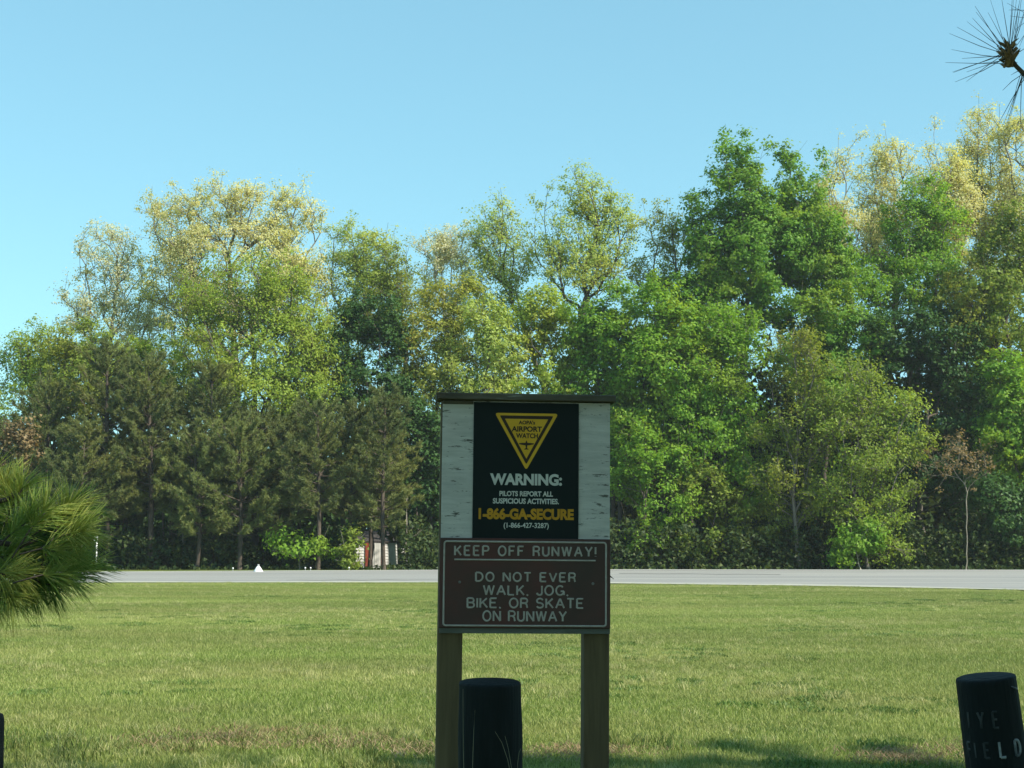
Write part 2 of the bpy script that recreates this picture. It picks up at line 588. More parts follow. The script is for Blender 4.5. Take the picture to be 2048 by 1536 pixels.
# weeds and dead straw along the shaded strip at the foot of the picture
V, Fc, tone = blades(24, .06, .05, .13, .0045, .8, rng)
cand = np.stack([rng.uniform(-4.5, 4.5, 900), rng.uniform(7.4, 10.2, 900)], 1)
cand = cand[vnoise(cand[:, 0], cand[:, 1], 1.2, 3) > .45]
P = np.column_stack([cand, np.zeros(len(cand))])
s_ = rng.uniform(.4, .9, len(P))
G_WEED = grass_mat('weed_green', [(0, (.05, .10, .02)), (.6, (.12, .18, .035)), (1, (.30, .27, .10))], (.2, .2, .06))
scatter_obj('field_weeds', V, Fc, tone, G_WEED, P, rng.uniform(0, 6.28, len(P)), np.stack([s_, s_, s_], 1),
            'broad bladed weeds at the near edge of the field')
V, Fc, tone = blades(160, .22, .005, .035, .0025, 3.0, rng)
P, s_ = [], []
for px, py in ((470, 1470), (560, 1463), (540, 1480), (700, 1482), (830, 1492), (860, 1500), (1100, 1505), (1740, 1505), (1880, 1500), (1830, 1512), (330, 1480), (1160, 1500), (1240, 1500)):
    d = F * EYE / (py - 1094)
    for q in range(3):
        P.append(((px - 1024) / F * d + rng.uniform(-.25, .25), d + rng.uniform(-.2, .2), .03))
        s_.append(rng.uniform(.7, 1.4))
P, s_ = np.array(P), np.array(s_)
G_STRAW = grass_mat('straw', [(0, (.20, .13, .07)), (.6, (.33, .24, .13)), (1, (.45, .36, .2))], (.3, .2, .1))
scatter_obj('dead_straw', V, Fc, tone, G_STRAW, P, rng.uniform(0, 6.28, len(P)), np.stack([s_, s_, s_], 1),
            'dead brown straw lying in bare patches of the lawn')


# ------------------------------------------------------------------ trees
def lobe_points(lobes, n, rng, shell=.45):
    """points inside the union of ellipsoids, denser towards the outside"""
    vol = np.array([l[3] * l[4] * l[5] for l in lobes]) ** .75
    which = rng.choice(len(lobes), n, p=vol / vol.sum())
    d = rng.normal(size=(n, 3))
    d /= np.linalg.norm(d, axis=1)[:, None]
    r = rng.random(n) ** (1 / 3)
    r = shell + (1 - shell) * r
    L = np.array(lobes)[which]
    return L[:, :3] + d * r[:, None] * L[:, 3:6]


def grow_skeleton(base, tips, trunk_top, rng, step=.8, bend=.06, wander=.05, up_bias=.6, direct=.42, lift=.35):
    """connect every tip to the nearest suitable branch; returns nodes, parents, radii weights"""
    pts = [np.array(base, float)]
    par = [-1]
    plen = [0.0]
    dirs = [np.array([0, 0, 1.0])]
    tt = np.array(trunk_top, float)
    nseg = max(4, int(np.linalg.norm(tt - pts[0]) / step))
    off = rng.normal(size=3) * wander * np.linalg.norm(tt - pts[0])
    off[2] = 0
    for i in range(1, nseg + 1):
        s = i / nseg
        p = pts[0] * (1 - s) + tt * s + off * math.sin(s * math.pi) + rng.normal(size=3) * .04
        dirs.append((p - pts[-1]) / np.linalg.norm(p - pts[-1]))
        plen.append(plen[-1] + np.linalg.norm(p - pts[-1]))
        par.append(len(pts) - 1)
        pts.append(p)
    low = max(1, int(nseg * .28))
    order = np.argsort(np.linalg.norm(tips - tt * .6 - np.array(base) * .4, axis=1))
    cap = 20000
    A = np.zeros((cap, 3))
    PL = np.zeros(cap)
    A[:len(pts)] = pts
    PL[:len(pts)] = plen
    okn = np.zeros(cap, bool)
    okn[low:len(pts)] = True
    tipids = []
    for ti in order:
        t = tips[ti]
        n = len(pts)
        dv = t - A[:n]
        dist = np.linalg.norm(dv, axis=1) + 1e-6
        cost = dist * (1.0 + up_bias * np.clip(.35 - dv[:, 2] / dist, 0, 2)) + direct * PL[:n]
        cost[~okn[:n]] = 1e9
        j = int(np.argmin(cost))
        d = dist[j]
        m = max(1, int(round(d / step)))
        p0 = pts[j]
        d0 = dirs[j] * .5 + np.array([0, 0, lift]) + rng.normal(size=3) * .15
        c = p0 + d0 * d * .42
        last = j
        for s in np.linspace(0, 1, m + 1)[1:]:
            p = (1 - s) ** 2 * p0 + 2 * s * (1 - s) * c + s * s * t
            if s < 1: p = p + rng.normal(size=3) * bend * min(1, d * .3)
            par.append(last)
            dd = p - pts[last]
            ln = np.linalg.norm(dd) + 1e-6
            dirs.append(dd / ln)
            plen.append(plen[last] + ln)
            A[len(pts)] = p
            PL[len(pts)] = plen[-1]
            okn[len(pts)] = True
            last = len(pts)
            pts.append(p)
        tipids.append(last)
    return np.array(pts), np.array(par), tipids


def skeleton_mesh(pts, par, r_tip, r_base, power=2.3, sides=5):
    n = len(pts)
    acc = np.zeros(n)
    child = np.zeros(n, int)
    for i in range(1, n):
        child[par[i]] += 1
    acc[child == 0] = r_tip ** power
    for i in range(n - 1, 0, -1):
        acc[par[i]] += acc[i]
    rad = acc ** (1 / power)
    if rad[0] > 0:
        k = math.log(r_base / r_tip) / max(1e-6, math.log(rad[0] / r_tip))
        rad = r_tip * (rad / r_tip) ** k
    rad[0] *= 1.35
    e = np.arange(1, n)
    a, b = pts[par[e]], pts[e]
    d = b - a
    d /= (np.linalg.norm(d, axis=1)[:, None] + 1e-9)
    ref = np.where(np.abs(d[:, 2:3]) > .9, np.array([[1.0, 0, 0]]), np.array([[0, 0, 1.0]]))
    u = np.cross(d, ref)
    u /= np.linalg.norm(u, axis=1)[:, None]
    w_ = np.cross(d, u)
    ra = np.minimum(rad[par[e]], rad[e] * 1.35)
    ra = np.where(par[e] == 0, rad[0], ra)
    rb = rad[e]
    out_v, out_f = [], []
    big = rb > .05
    off = 0
    for mask, sd_ in ((big, max(6, sides)), (~big, 3)):
        m = mask.sum()
        if not m: continue
        ang = np.arange(sd_) * 2 * np.pi / sd_
        ca, sa = np.cos(ang), np.sin(ang)
        ring = lambda c, r: c[mask][:, None, :] + (u[mask][:, None, :] * ca[None, :, None] + w_[mask][:, None, :] * sa[None, :, None]) * r[mask][:, None, None]
        V = np.concatenate([ring(a - d * .02, ra), ring(b, rb)], 1).reshape(-1, 3)
        i = (np.arange(m) * sd_ * 2)[:, None]
        k = np.arange(sd_)[None, :]
        k2 = (k + 1) % sd_
        q = np.stack([i + k, i + k2, i + sd_ + k2, i + sd_ + k], 2).reshape(-1, 4) + off
        out_v.append(V)
        out_f.append(q)
        off += len(V)
    return np.concatenate(out_v), np.concatenate(out_f)


def leaf_quads(c, nrm, size, rng, aspect=.85, tone=None):
    """kite shaped leaves, slightly folded"""
    n = len(c)
    t = np.cross(nrm, rng.normal(size=(n, 3)))
    t /= np.linalg.norm(t, axis=1)[:, None] + 1e-9
    s = np.cross(nrm, t)
    sz = (size * rng.uniform(.65, 1.3, n))[:, None]
    sz = sz * 1.35
    V = np.stack([c - t * sz * .45 - s * sz * aspect * .55, c - t * sz * .45 + s * sz * aspect * .55, c + t * sz * .6], 1).reshape(-1, 3)
    f = np.arange(n * 3).reshape(-1, 3)
    return V, f


def clump_leaves(tips, per, spread, size, rng, center, up=.5, out=.6, flat=.7, keep=1.0):
    n = len(tips)
    k = rng.poisson(per, n)
    k = np.where(rng.random(n) < keep, (k * rng.uniform(.35, 1.6, n)).astype(int), 0)
    idx = np.repeat(np.arange(n), k)
    m = len(idx)
    sp = (spread * rng.uniform(.6, 1.35, n))[idx][:, None]
    off = rng.normal(size=(m, 3)) * sp * np.array([1, 1, flat])
    c = tips[idx] + off
    o = c - center
    o /= np.linalg.norm(o, axis=1)[:, None] + 1e-9
    loc = off / (np.linalg.norm(off, axis=1)[:, None] + 1e-9)
    nr = o * out + loc * .55 + np.array([0, 0, up]) + rng.normal(size=(m, 3)) * .55
    nr /= np.linalg.norm(nr, axis=1)[:, None] + 1e-9
    ct = rng.random(n)[idx]
    tone = np.clip(ct * .55 + rng.random(m) * .45, 0, 1)
    V, f = leaf_quads(c, nr, size, rng)
    return V, f, tone


def px_lobes(lobes, Y, depth=.9):
    """lobes given as (px, py, half width px, half height px) at distance Y -> ellipsoids in metres"""
    out = []
    sc = Y / F * 1.0
    for l in lobes:
        p = at(l[0], l[1], Y + (l[4] if len(l) > 4 else 0))
        out.append((p.x, p.y, p.z, l[2] * sc, min(l[2] * sc * depth, 3.6), l[3] * sc))
    return out


STYLE = {
    'dense': dict(den=2.0, per=74, spread=.30, size=.145, keep=1.0, rt=.009, shell=.4),
    'mid':   dict(den=1.9, per=52, spread=.30, size=.13, keep=.97, rt=.010, shell=.35),
    'airy':  dict(den=1.6, per=46, spread=.32, size=.105, keep=.92, rt=.011, shell=.42),
    'pale':  dict(den=1.8, per=56, spread=.30, size=.095, keep=.92, rt=.013, shell=.62),
    'bare':  dict(den=1.3, per=26, spread=.20, size=.10, keep=.8, rt=.007, shell=.3),
}


def broad_tree(name, label, px_base, Y, lobes, style, leaf, bark, seed, trunk_r=.2, trunk_px=None, lean=0, group=None, dens=1.0, cat='tree', step=.8):
    rng = np.random.default_rng(seed)
    st = STYLE[style]
    L = px_lobes(lobes, Y)
    gz = 0 if Y < 88 else (-.35 if Y < 95 else -.9)
    base = at(px_base, 1094, Y)
    base = np.array([base.x, Y, gz])
    vol = sum(l[3] * l[5] for l in L)
    nt_ = int(max(25, min(1500, vol * math.pi * 3.0 * st['den'] * dens)))
    tips = lobe_points(L, nt_, rng, st['shell'])
    La = np.array(L)
    out_ = rng.random(len(tips)) < .2
    tips[out_] += np.clip(np.abs(rng.normal(size=(out_.sum(), 1))), 0, 1.1) * np.stack([rng.normal(size=out_.sum()) * .5, rng.normal(size=out_.sum()) * .4, rng.uniform(.1, .9, out_.sum())], 1)
    if len(tips) > 120:      # irregular gaps between the limbs
        g_ = vnoise(tips[:, 0] + tips[:, 2] * .37 + seed, tips[:, 1] * .8 + tips[:, 2], .55, seed % 7)
        tips = tips[g_ > (.26 if style in ('dense', 'mid') else .33)]
    cen = (La[:, :3] * (La[:, 3] * La[:, 5])[:, None]).sum(0) / (La[:, 3] * La[:, 5]).sum()
    top = max(l[2] + l[5] for l in L)
    if trunk_px:
        q = at(trunk_px[0], trunk_px[1], Y)
        tt = np.array(q)
    else:
        tt = np.array([cen[0] * .7 + base[0] * .3, cen[1], base[2] + (top - base[2]) * .55])
    pts, par, tipids = grow_skeleton(base, tips, tt, rng, step, **(dict(direct=.62, lift=.62, bend=.04, up_bias=.9) if style in ('airy', 'pale') else {}))
    root = empty(name, base)
    # side twigs at the tips
    tp = pts[tipids]
    extra = 3 if style in ('pale', 'bare', 'airy') else 1
    td = tp - pts[par[tipids]]
    td /= np.linalg.norm(td, axis=1)[:, None] + 1e-9
    ep, epar = [], []
    base_n = len(pts)
    tt_ids = list(tipids)
    newtips = [tp]
    for q in range(extra):
        d = td + rng.normal(size=td.shape) * .65 + np.array([0, 0, .25])
        e = tp + d * rng.uniform(.35, .8, len(tp))[:, None] * (.9 if style != 'dense' else .6)
        ep.append(e)
        epar += tt_ids
        newtips.append(e)
    pts = np.concatenate([pts] + ep)
    par = np.concatenate([par, np.array(epar, int)])
    v, f = skeleton_mesh(pts - base, par, st['rt'] * .9, trunk_r * (1.0 if style in ('pale', 'airy') else .8))
    mesh_obj('trunk', v, f, bark, root)
    allt = np.concatenate(newtips) if extra > 1 else newtips[0]
    per = st['per'] / (1 if extra == 1 else 2.2)
    V, Fq, tone = clump_leaves(allt - base, per, st['spread'] / (1 if extra == 1 else 1.25), st['size'], rng, cen - base, keep=st['keep'])
    mesh_obj('crown', V, Fq, leaf, root, tone=tone)
    tag(root, label, cat, group)
    return root


def needle_tufts(c, d, n_per, length, width, rng, spread=.9, droop=.0):
    """thin triangles radiating from each tuft centre c around direction d"""
    n = len(c)
    idx = np.repeat(np.arange(n), n_per)
    m = len(idx)
    dr = d[idx] + rng.normal(size=(m, 3)) * spread
    dr /= np.linalg.norm(dr, axis=1)[:, None] + 1e-9
    dr[:, 2] -= droop
    s = np.cross(dr, rng.normal(size=(m, 3)))
    s /= np.linalg.norm(s, axis=1)[:, None] + 1e-9
    ln = (length * rng.uniform(.7, 1.15, m))[:, None]
    b = c[idx] - d[idx] * rng.uniform(0, length * .8, m)[:, None]
    V = np.stack([b - s * width * .5, b + s * width * .5, b + dr * ln], 1).reshape(-1, 3)
    f = np.arange(m * 3).reshape(-1, 3)
    tone = np.clip(rng.random(n)[idx] * .6 + rng.random(m) * .4, 0, 1)
    return V, f, tone


def pine_tree(name, label, px, py_top, Y, half_px, py_low, leaf, seed, trunk_r=.14, group=None, cat='pine tree', tuft=1.0, lean_px=0, base_z=None, world=None, fine=False):
    rng = np.random.default_rng(seed)
    gz = 0 if Y < 88 else (-.35 if Y < 95 else -.9)
    if world:
        base, H, rmax, zlow = np.array(world[0], float), world[1], world[2], world[3]
        topv = base + np.array([0, 0, H])
    else:
        b = at(px, 1094, Y)
        base = np.array([b.x, Y, gz])
        q = at(px + lean_px, py_top, Y)
        topv = np.array([q.x, Y, q.z])
        H = topv[2] - gz
        rmax = half_px * Y / F
        zlow = at(px, py_low + 28, Y).z - gz
    pts, par = [np.zeros(3)], [-1]
    nseg = int(H / .5)
    wob = rng.normal(size=2) * .12
    for i in range(1, nseg + 1):
        s = i / nseg
        p = (topv - base) * s
        p = p + np.array([wob[0] * math.sin(s * 5), wob[1] * math.sin(s * 4), 0])
        pts.append(p)
        par.append(i - 1)
    ntr = len(pts)
    tc, td = [], []
    z = zlow
    while z < H - .25:
        s = (z - zlow) / (H - zlow)
        prof = (1 - s) ** .6 * min(1, .6 + s * 2.2)
        nb = rng.integers(3, 6)
        a0 = rng.uniform(0, 6.28)
        for k in range(nb):
            a = a0 + k * 6.28 / nb + rng.normal() * .3
            ln = rmax * prof * rng.uniform(.6, 1.35) + .3
            rise = .15 + .6 * s + rng.normal() * .12
            j = min(ntr - 1, max(1, int(z / H * nseg)))
            d = np.array([math.cos(a), math.sin(a), rise])
            m = max(2, int(ln / .4))
            last = j
            p0 = pts[j]
            for q in range(1, m + 1):
                t = q / m
                p = p0 + d * ln * t + np.array([0, 0, (t * t) * ln * .18]) + rng.normal(size=3) * .05
                pts.append(p)
                par.append(last)
                last = len(pts) - 1
                if t > .3:
                    for rep in range(4):
                        sd_ = d + rng.normal(size=3) * .55 + np.array([0, 0, .3])
                        sd_ /= np.linalg.norm(sd_)
                        sl = rng.uniform(.2, .55) * (1.2 - t * .4)
                        e = p + sd_ * sl
                        pts.append(e)
                        par.append(last)
                        for u in (.5, 1.0):
                            tc.append(p + sd_ * sl * u)
                            td.append(sd_ + np.array([0, 0, .35]))
                        # keep last pointing to the main limb
                    tc.append(p)
                    td.append(d / np.linalg.norm(d))
        z += rng.uniform(.26, .42)
    for u in range(3):
        tc.append((topv - base) - np.array([0, 0, .15 * u]))
        td.append(np.array([0, 0, 1.0]))
    pts, par = np.array(pts), np.array(par)
    root = empty(name, base)
    v, f = skeleton_mesh(pts, par, .012, trunk_r)
    mesh_obj('trunk', v, f, BARK_PINE, root)
    tc, td = np.array(tc), np.array(td)
    td /= np.linalg.norm(td, axis=1)[:, None]
    V, Ff, tone = needle_tufts(tc, td, int(17 * tuft), .25, .040, rng, .75)
    mesh_obj('crown', V, Ff, leaf, root, tone=tone)
    tag(root, label, cat, group)
    return root


# ---- back row: pale, half leafed tall trees
GB = 'tall pale half-leafed trees along the skyline'
broad_tree('oak_tree', 'bare-looking pale oak with open limbs, left end of the skyline', 215, 100,
           [(215, 520, 62, 55), (170, 600, 45, 70), (270, 590, 55, 80), (225, 660, 85, 70), (300, 690, 60, 50)], 'pale', L_PALE2, BARK_GREY, 101, .24, (225, 640), group=GB, dens=.62)
broad_tree('oak_tree', 'largest cream-topped tree, broad rounded crown, left of centre', 480, 98,
           [(350, 450, 55, 55), (430, 430, 65, 52), (505, 430, 65, 50), (580, 450, 55, 55), (610, 500, 48, 60), (470, 540, 140, 90), (340, 560, 60, 70), (590, 600, 60, 70), (430, 650, 90, 60)],
           'pale', L_PALE, BARK_GREY, 102, .34, (465, 660), group=GB, dens=1.0)
broad_tree('oak_tree', 'narrow grey-green tree standing between the cream-topped tree and the sign', 700, 99,
           [(705, 500, 42, 52), (740, 520, 48, 50), (690, 580, 45, 70), (740, 610, 60, 70), (700, 680, 50, 50)], 'airy', L_AIRY, BARK_GREY, 103, .2, (700, 640), group=GB, dens=1.0)
broad_tree('oak_tree', 'low olive-topped tree filling the dip left of the white-twigged tree', 800, 98,
           [(800, 550, 40, 50), (770, 620, 50, 70), (820, 640, 50, 60)], 'airy', L_OLIVE, BARK_GREY, 104, .17, group=GB)
broad_tree('oak_tree', 'small white-twigged tree with cream buds, above the left edge of the sign', 885, 101,
           [(870, 505, 38, 38), (915, 500, 40, 34), (890, 570, 50, 60), (890, 650, 40, 60)], 'pale', L_PALE2, BARK_PALE, 105, .17, (888, 600), group=GB, dens=.85)
broad_tree('oak_tree', 'leaning yellow-green tree with forked limbs above the left of the sign', 1090, 99,
           [(1000, 440, 34, 38), (980, 490, 38, 45), (1020, 520, 45, 55), (990, 580, 50, 55), (1030, 640, 50, 50)], 'airy', L_AIRY, BARK_DARK, 106, .2, (1045, 650), group=GB, dens=.95)
broad_tree('oak_tree', 'fan-shaped open tree with many upright limbs right above the sign', 1160, 97,
           [(1090, 420, 38, 38), (1150, 395, 40, 42), (1190, 405, 36, 42), (1245, 440, 30, 45), (1225, 490, 48, 60), (1150, 480, 65, 70), (1090, 490, 45, 55), (1160, 560, 80, 50)], 'airy', L_AIRY, BARK_DARK, 107, .3, (1160, 600), group=GB, dens=.95)
broad_tree('oak_tree', 'olive tree with an orange-bronze side, tucked left of the tall dark maple', 1330, 98,
           [(1320, 480, 34, 45), (1355, 500, 28, 55), (1305, 550, 35, 50), (1345, 590, 45, 60)], 'airy', L_GOLD, BARK_GREY, 108, .2, group=GB, dens=1.1)
for i, (px, lobes, lab, lf) in enumerate((
        (1690, [(1695, 330, 32, 42), (1680, 400, 50, 60), (1690, 480, 60, 60)], 'cream-topped slender tree just right of the tall dark maple', L_PALE),
        (1780, [(1780, 345, 42, 45), (1770, 420, 55, 60), (1800, 500, 60, 60)], 'cream-topped tree with a flat crown, third tree from the right on the skyline', L_PALE),
        (1880, [(1885, 290, 38, 45), (1870, 350, 52, 50), (1900, 420, 60, 60), (1880, 500, 55, 60)], 'yellowish slender tree, second from the right on the skyline', L_PALE),
        (1965, [(1960, 270, 42, 45), (1960, 350, 55, 55), (1970, 430, 50, 60), (2000, 520, 60, 60)], 'tallest yellow-cream tree at the right end of the skyline', L_PALE),
        (2050, [(2035, 290, 38, 45), (2060, 370, 55, 60), (2040, 450, 55, 60), (2080, 540, 60, 60)], 'pale tree cut by the right edge of the picture', L_PALE))):
    broad_tree('oak_tree', lab, px, 99 + (i % 2) * 3, lobes, 'pale', lf, BARK_GREY, 120 + i, .2, group=GB, dens=1.5)

# ---- middle row
GM = 'green broadleaf trees in the middle of the wood'
broad_tree('oak_tree', 'green tree at the far left behind the pines, crown against the sky', 40, 94,
           [(30, 740, 50, 50), (90, 720, 50, 60), (50, 820, 80, 80), (130, 800, 60, 80)], 'airy', L_LIGHT, BARK_DARK, 201, .18, group=GM, dens=1.3)
broad_tree('oak_tree', 'olive-green bushy tree below the bare pale oak', 150, 92,
           [(120, 690, 40, 40), (170, 680, 50, 40), (215, 710, 50, 45), (150, 770, 80, 70), (250, 790, 60, 70)], 'mid', L_OLIVE, BARK_DARK, 202, .18, group=GM, dens=.8)
broad_tree('oak_tree', 'vase-shaped green tree with several stems below the largest cream-topped tree', 505, 91,
           [(420, 590, 55, 55), (500, 570, 55, 60), (570, 620, 60, 60), (440, 690, 85, 70), (560, 720, 90, 80), (620, 700, 50, 70), (500, 800, 110, 70), (620, 820, 70, 60)], 'airy', L_LIGHT, BARK_DARK, 203, .3, (505, 700), group=GM, dens=1.55)
broad_tree('maple_tree', 'dark green maple, narrow crown, left of the golden-olive tree', 740, 92,
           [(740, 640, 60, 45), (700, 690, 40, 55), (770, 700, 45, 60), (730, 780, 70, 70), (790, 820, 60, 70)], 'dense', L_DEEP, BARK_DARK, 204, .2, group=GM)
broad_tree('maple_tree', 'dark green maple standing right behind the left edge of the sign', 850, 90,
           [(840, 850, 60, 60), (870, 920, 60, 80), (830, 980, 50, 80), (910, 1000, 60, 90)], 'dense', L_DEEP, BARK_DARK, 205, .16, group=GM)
broad_tree('oak_tree', 'golden-olive tree above the left corner of the sign', 900, 93,
           [(905, 590, 60, 45), (860, 660, 60, 60), (940, 670, 60, 60), (900, 740, 80, 60), (800, 720, 45, 50), (860, 800, 90, 60)], 'mid', L_GOLD, BARK_DARK, 206, .2, group=GM, dens=.95)
broad_tree('oak_tree', 'yellow-green leafy tree directly behind the top of the sign', 1070, 92,
           [(1080, 620, 50, 45), (1030, 680, 60, 60), (1120, 690, 60, 60), (1060, 770, 90, 60), (1150, 790, 70, 60), (1000, 800, 60, 50)], 'dense', L_LIGHT, BARK_DARK, 207, .2, group=GM, dens=.8)
broad_tree('maple_tree', 'dense mid-green maple just behind the right top corner of the sign', 1200, 91,
           [(1190, 660, 50, 50), (1230, 720, 60, 60), (1180, 780, 70, 70), (1250, 830, 60, 70), (1200, 900, 70, 80)], 'dense', L_MAPLE, BARK_DARK, 208, .18, group=GM)
broad_tree('maple_tree', 'tall dark maple with a ragged top, highest dense tree right of the sign', 1500, 95,
           [(1455, 330, 38, 45), (1500, 310, 36, 38), (1480, 390, 65, 55), (1395, 430, 26, 50), (1430, 480, 55, 60), (1540, 420, 55, 55), (1500, 520, 110, 80), (1620, 470, 65, 60), (1590, 580, 90, 80), (1450, 620, 90, 70), (1550, 490, 80, 70), (1650, 540, 70, 60), (1425, 545, 65, 60), (1500, 450, 60, 50)],
           'dense', L_MAPLE, BARK_GREY, 209, .34, (1500, 560), group=GM, dens=.92)
broad_tree('maple_tree', 'green tree with two leafy tips between the tall dark maple and the cream-topped trees', 1610, 97,
           [(1585, 325, 28, 36), (1630, 325, 26, 32), (1600, 390, 50, 45), (1610, 450, 55, 50)], 'dense', L_MAPLE, BARK_GREY, 210, .2, (1605, 420), group=GM)
broad_tree('maple_tree', 'green tree with fluttering leaves below the yellow-cream skyline trees', 1850, 96,
           [(1850, 390, 50, 48), (1820, 450, 55, 55), (1890, 460, 55, 60), (1840, 540, 80, 70), (1760, 560, 60, 60)], 'mid', L_FRESH, BARK_GREY, 211, .22, group=GM)
broad_tree('maple_tree', 'broad olive-green tree leaning in from the right edge of the picture', 2060, 91,
           [(2010, 500, 55, 60), (2060, 450, 60, 70), (1960, 580, 75, 70), (2040, 620, 90, 90), (1930, 650, 60, 60)], 'mid', L_OLIVE, BARK_DARK, 212, .26, group=GM, dens=1.2)
broad_tree('maple_tree', 'rounded bright green maple right beside the upper right of the sign', 1320, 89,
           [(1320, 610, 50, 45), (1270, 670, 60, 60), (1360, 670, 65, 60), (1320, 750, 95, 70), (1260, 840, 60, 70), (1370, 840, 80, 80), (1300, 940, 80, 80)], 'dense', L_FRESH, BARK_DARK, 213, .2, group=GM, dens=.9)
broad_tree('maple_tree', 'light green tree between the rounded bright maple and the feathery olive tree', 1450, 88.5,
           [(1430, 660, 55, 50), (1480, 700, 55, 60), (1420, 760, 70, 70), (1480, 820, 70, 80), (1420, 900, 80, 80), (1480, 980, 60, 70)], 'mid', L_FRESH, BARK_GREY, 214, .18, group=GM, dens=1.2)
broad_tree('maple_tree', 'green maple filling the middle height left of the deep shaded tree', 1640, 92,
           [(1600, 640, 60, 50), (1680, 640, 70, 60), (1620, 720, 80, 70), (1720, 700, 70, 70), (1680, 800, 80, 80)], 'dense', L_MAPLE, BARK_DARK, 215, .22, group=GM, dens=.8)
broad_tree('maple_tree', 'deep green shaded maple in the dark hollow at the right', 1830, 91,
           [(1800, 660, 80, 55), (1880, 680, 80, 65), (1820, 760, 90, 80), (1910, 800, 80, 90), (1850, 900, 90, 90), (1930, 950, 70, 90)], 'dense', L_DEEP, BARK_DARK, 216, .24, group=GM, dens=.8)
broad_tree('maple_tree', 'fresh green tree at the right edge, halfway up the wood', 2020, 88,
           [(2010, 760, 45, 60), (2050, 820, 50, 70), (2000, 880, 45, 60), (2060, 930, 60, 80)], 'dense', L_FRESH, BARK_DARK, 217, .16, group=GM)

GL = 'plain green trees filling in behind the middle of the wood'
for k_, (px, lobes, lab, lf, sty) in enumerate((
        (120, [(110, 720, 60, 50), (170, 760, 70, 60), (60, 790, 60, 60), (230, 740, 50, 50)], 'leafy tree behind the pines at the left, under the bare pale oak', L_AIRY, 'mid'),
        (340, [(330, 720, 60, 50), (380, 780, 70, 60), (300, 800, 70, 60), (270, 720, 45, 45)], 'leafy tree low between the pale oak and the vase-shaped green tree', L_LIGHT, 'mid'),
        (640, [(640, 700, 55, 60), (670, 770, 60, 70), (600, 770, 60, 60), (660, 850, 70, 60), (560, 860, 80, 60)], 'yellow-green tree filling the gap left of the narrow dark maple', L_LIGHT, 'mid'),
        (960, [(965, 620, 50, 50), (1000, 700, 55, 60), (950, 730, 60, 60), (985, 790, 70, 50)], 'leafy tree filling in behind the top left corner of the sign', L_AIRY, 'mid'),
        (1240, [(1240, 610, 50, 45), (1200, 680, 60, 60), (1270, 720, 60, 70), (1160, 640, 50, 50)], 'leafy tree filling in behind the rounded bright maple', L_FRESH, 'mid'),
        (1400, [(1380, 590, 50, 60), (1420, 680, 70, 70), (1360, 760, 70, 70), (1300, 700, 60, 60)], 'leafy tree filling in at the foot of the tall dark maple', L_MAPLE, 'dense'),
        (1700, [(1690, 560, 60, 50), (1740, 620, 70, 60), (1660, 660, 60, 60), (1900, 600, 70, 60), (1820, 610, 60, 60)], 'leafy tree filling in under the flat cream-topped crown', L_FRESH, 'mid'),
        (1960, [(1960, 640, 60, 60), (2030, 700, 70, 70), (1900, 720, 60, 60), (1970, 780, 80, 70)], 'leafy tree filling in behind the right end of the wood', L_OLIVE, 'mid'))):
    broad_tree('maple_tree', lab, px, 90.5 if px in (960, 1240) else 94.5, lobes, sty, lf, BARK_DARK, 250 + k_, .18, group=GL, dens=.85)

# ---- front row, right side
GF = 'smaller trees along the front of the wood'
broad_tree('feathery_tree', 'feathery olive tree with thin pale stems right of the sign', 1600, 86,
           [(1590, 700, 40, 25), (1625, 740, 45, 28), (1565, 775, 45, 28), (1610, 825, 60, 28), (1555, 870, 50, 28), (1625, 910, 50, 28), (1570, 960, 65, 30), (1600, 1020, 60, 28)], 'airy', L_OLIVE, BARK_GREY, 301, .12, (1600, 860), group=GF, dens=1.7)
broad_tree('feathery_tree', 'yellow-green spreading small tree in front of the deep shaded maple', 1735, 85,
           [(1725, 762, 42, 16), (1680, 800, 55, 17), (1775, 825, 62, 18), (1700, 865, 75, 18), (1805, 895, 50, 15), (1730, 935, 85, 20), (1690, 985, 70, 20), (1785, 990, 45, 16), (1735, 1040, 65, 20), (1765, 1095, 45, 18)], 'airy', L_SPRAY, BARK_GREY, 302, .11, (1735, 900), group=GF, dens=1.9)
broad_tree('feathery_tree', 'low leafy tree close beside the lower right of the sign', 1290, 87,
           [(1270, 900, 50, 50), (1330, 930, 50, 50), (1260, 980, 50, 60), (1330, 1010, 70, 60), (1270, 1070, 60, 50)], 'mid', L_FRESH, BARK_DARK, 303, .1, group=GF)
broad_tree('feathery_tree', 'dull green small tree over the dark gap right of the sign', 1420, 87,
           [(1400, 980, 60, 50), (1460, 1020, 60, 50), (1400, 1070, 60, 45), (1500, 1060, 50, 50)], 'mid', L_OLIVE, BARK_DARK, 304, .1, group=GF, dens=.8)
broad_tree('feathery_tree', 'green bush-like tree low at the foot of the yellow-green spreading tree', 1720, 84,
           [(1730, 1075, 32, 32), (1690, 1100, 30, 28)], 'dense', L_FRESH, BARK_PALE, 305, .05, group=GF, dens=1.3)
broad_tree('feathery_tree', 'dark leafed small tree in the lower right corner of the wood', 2020, 86,
           [(1990, 1010, 50, 60), (2050, 1040, 50, 70), (1960, 1080, 40, 40)], 'dense', L_DEEP, BARK_DARK, 306, .09, group=GF)
broad_tree('sapling', 'slender pale-stemmed sapling with rusty buds in the dark hollow at the right', 1930, 83.5,
           [(1925, 920, 36, 22), (1880, 940, 25, 20), (1955, 945, 20, 22)], 'bare', L_RUST, BARK_SAP, 307, .05, (1928, 950), group=None, dens=1.6, cat='sapling', step=.5)
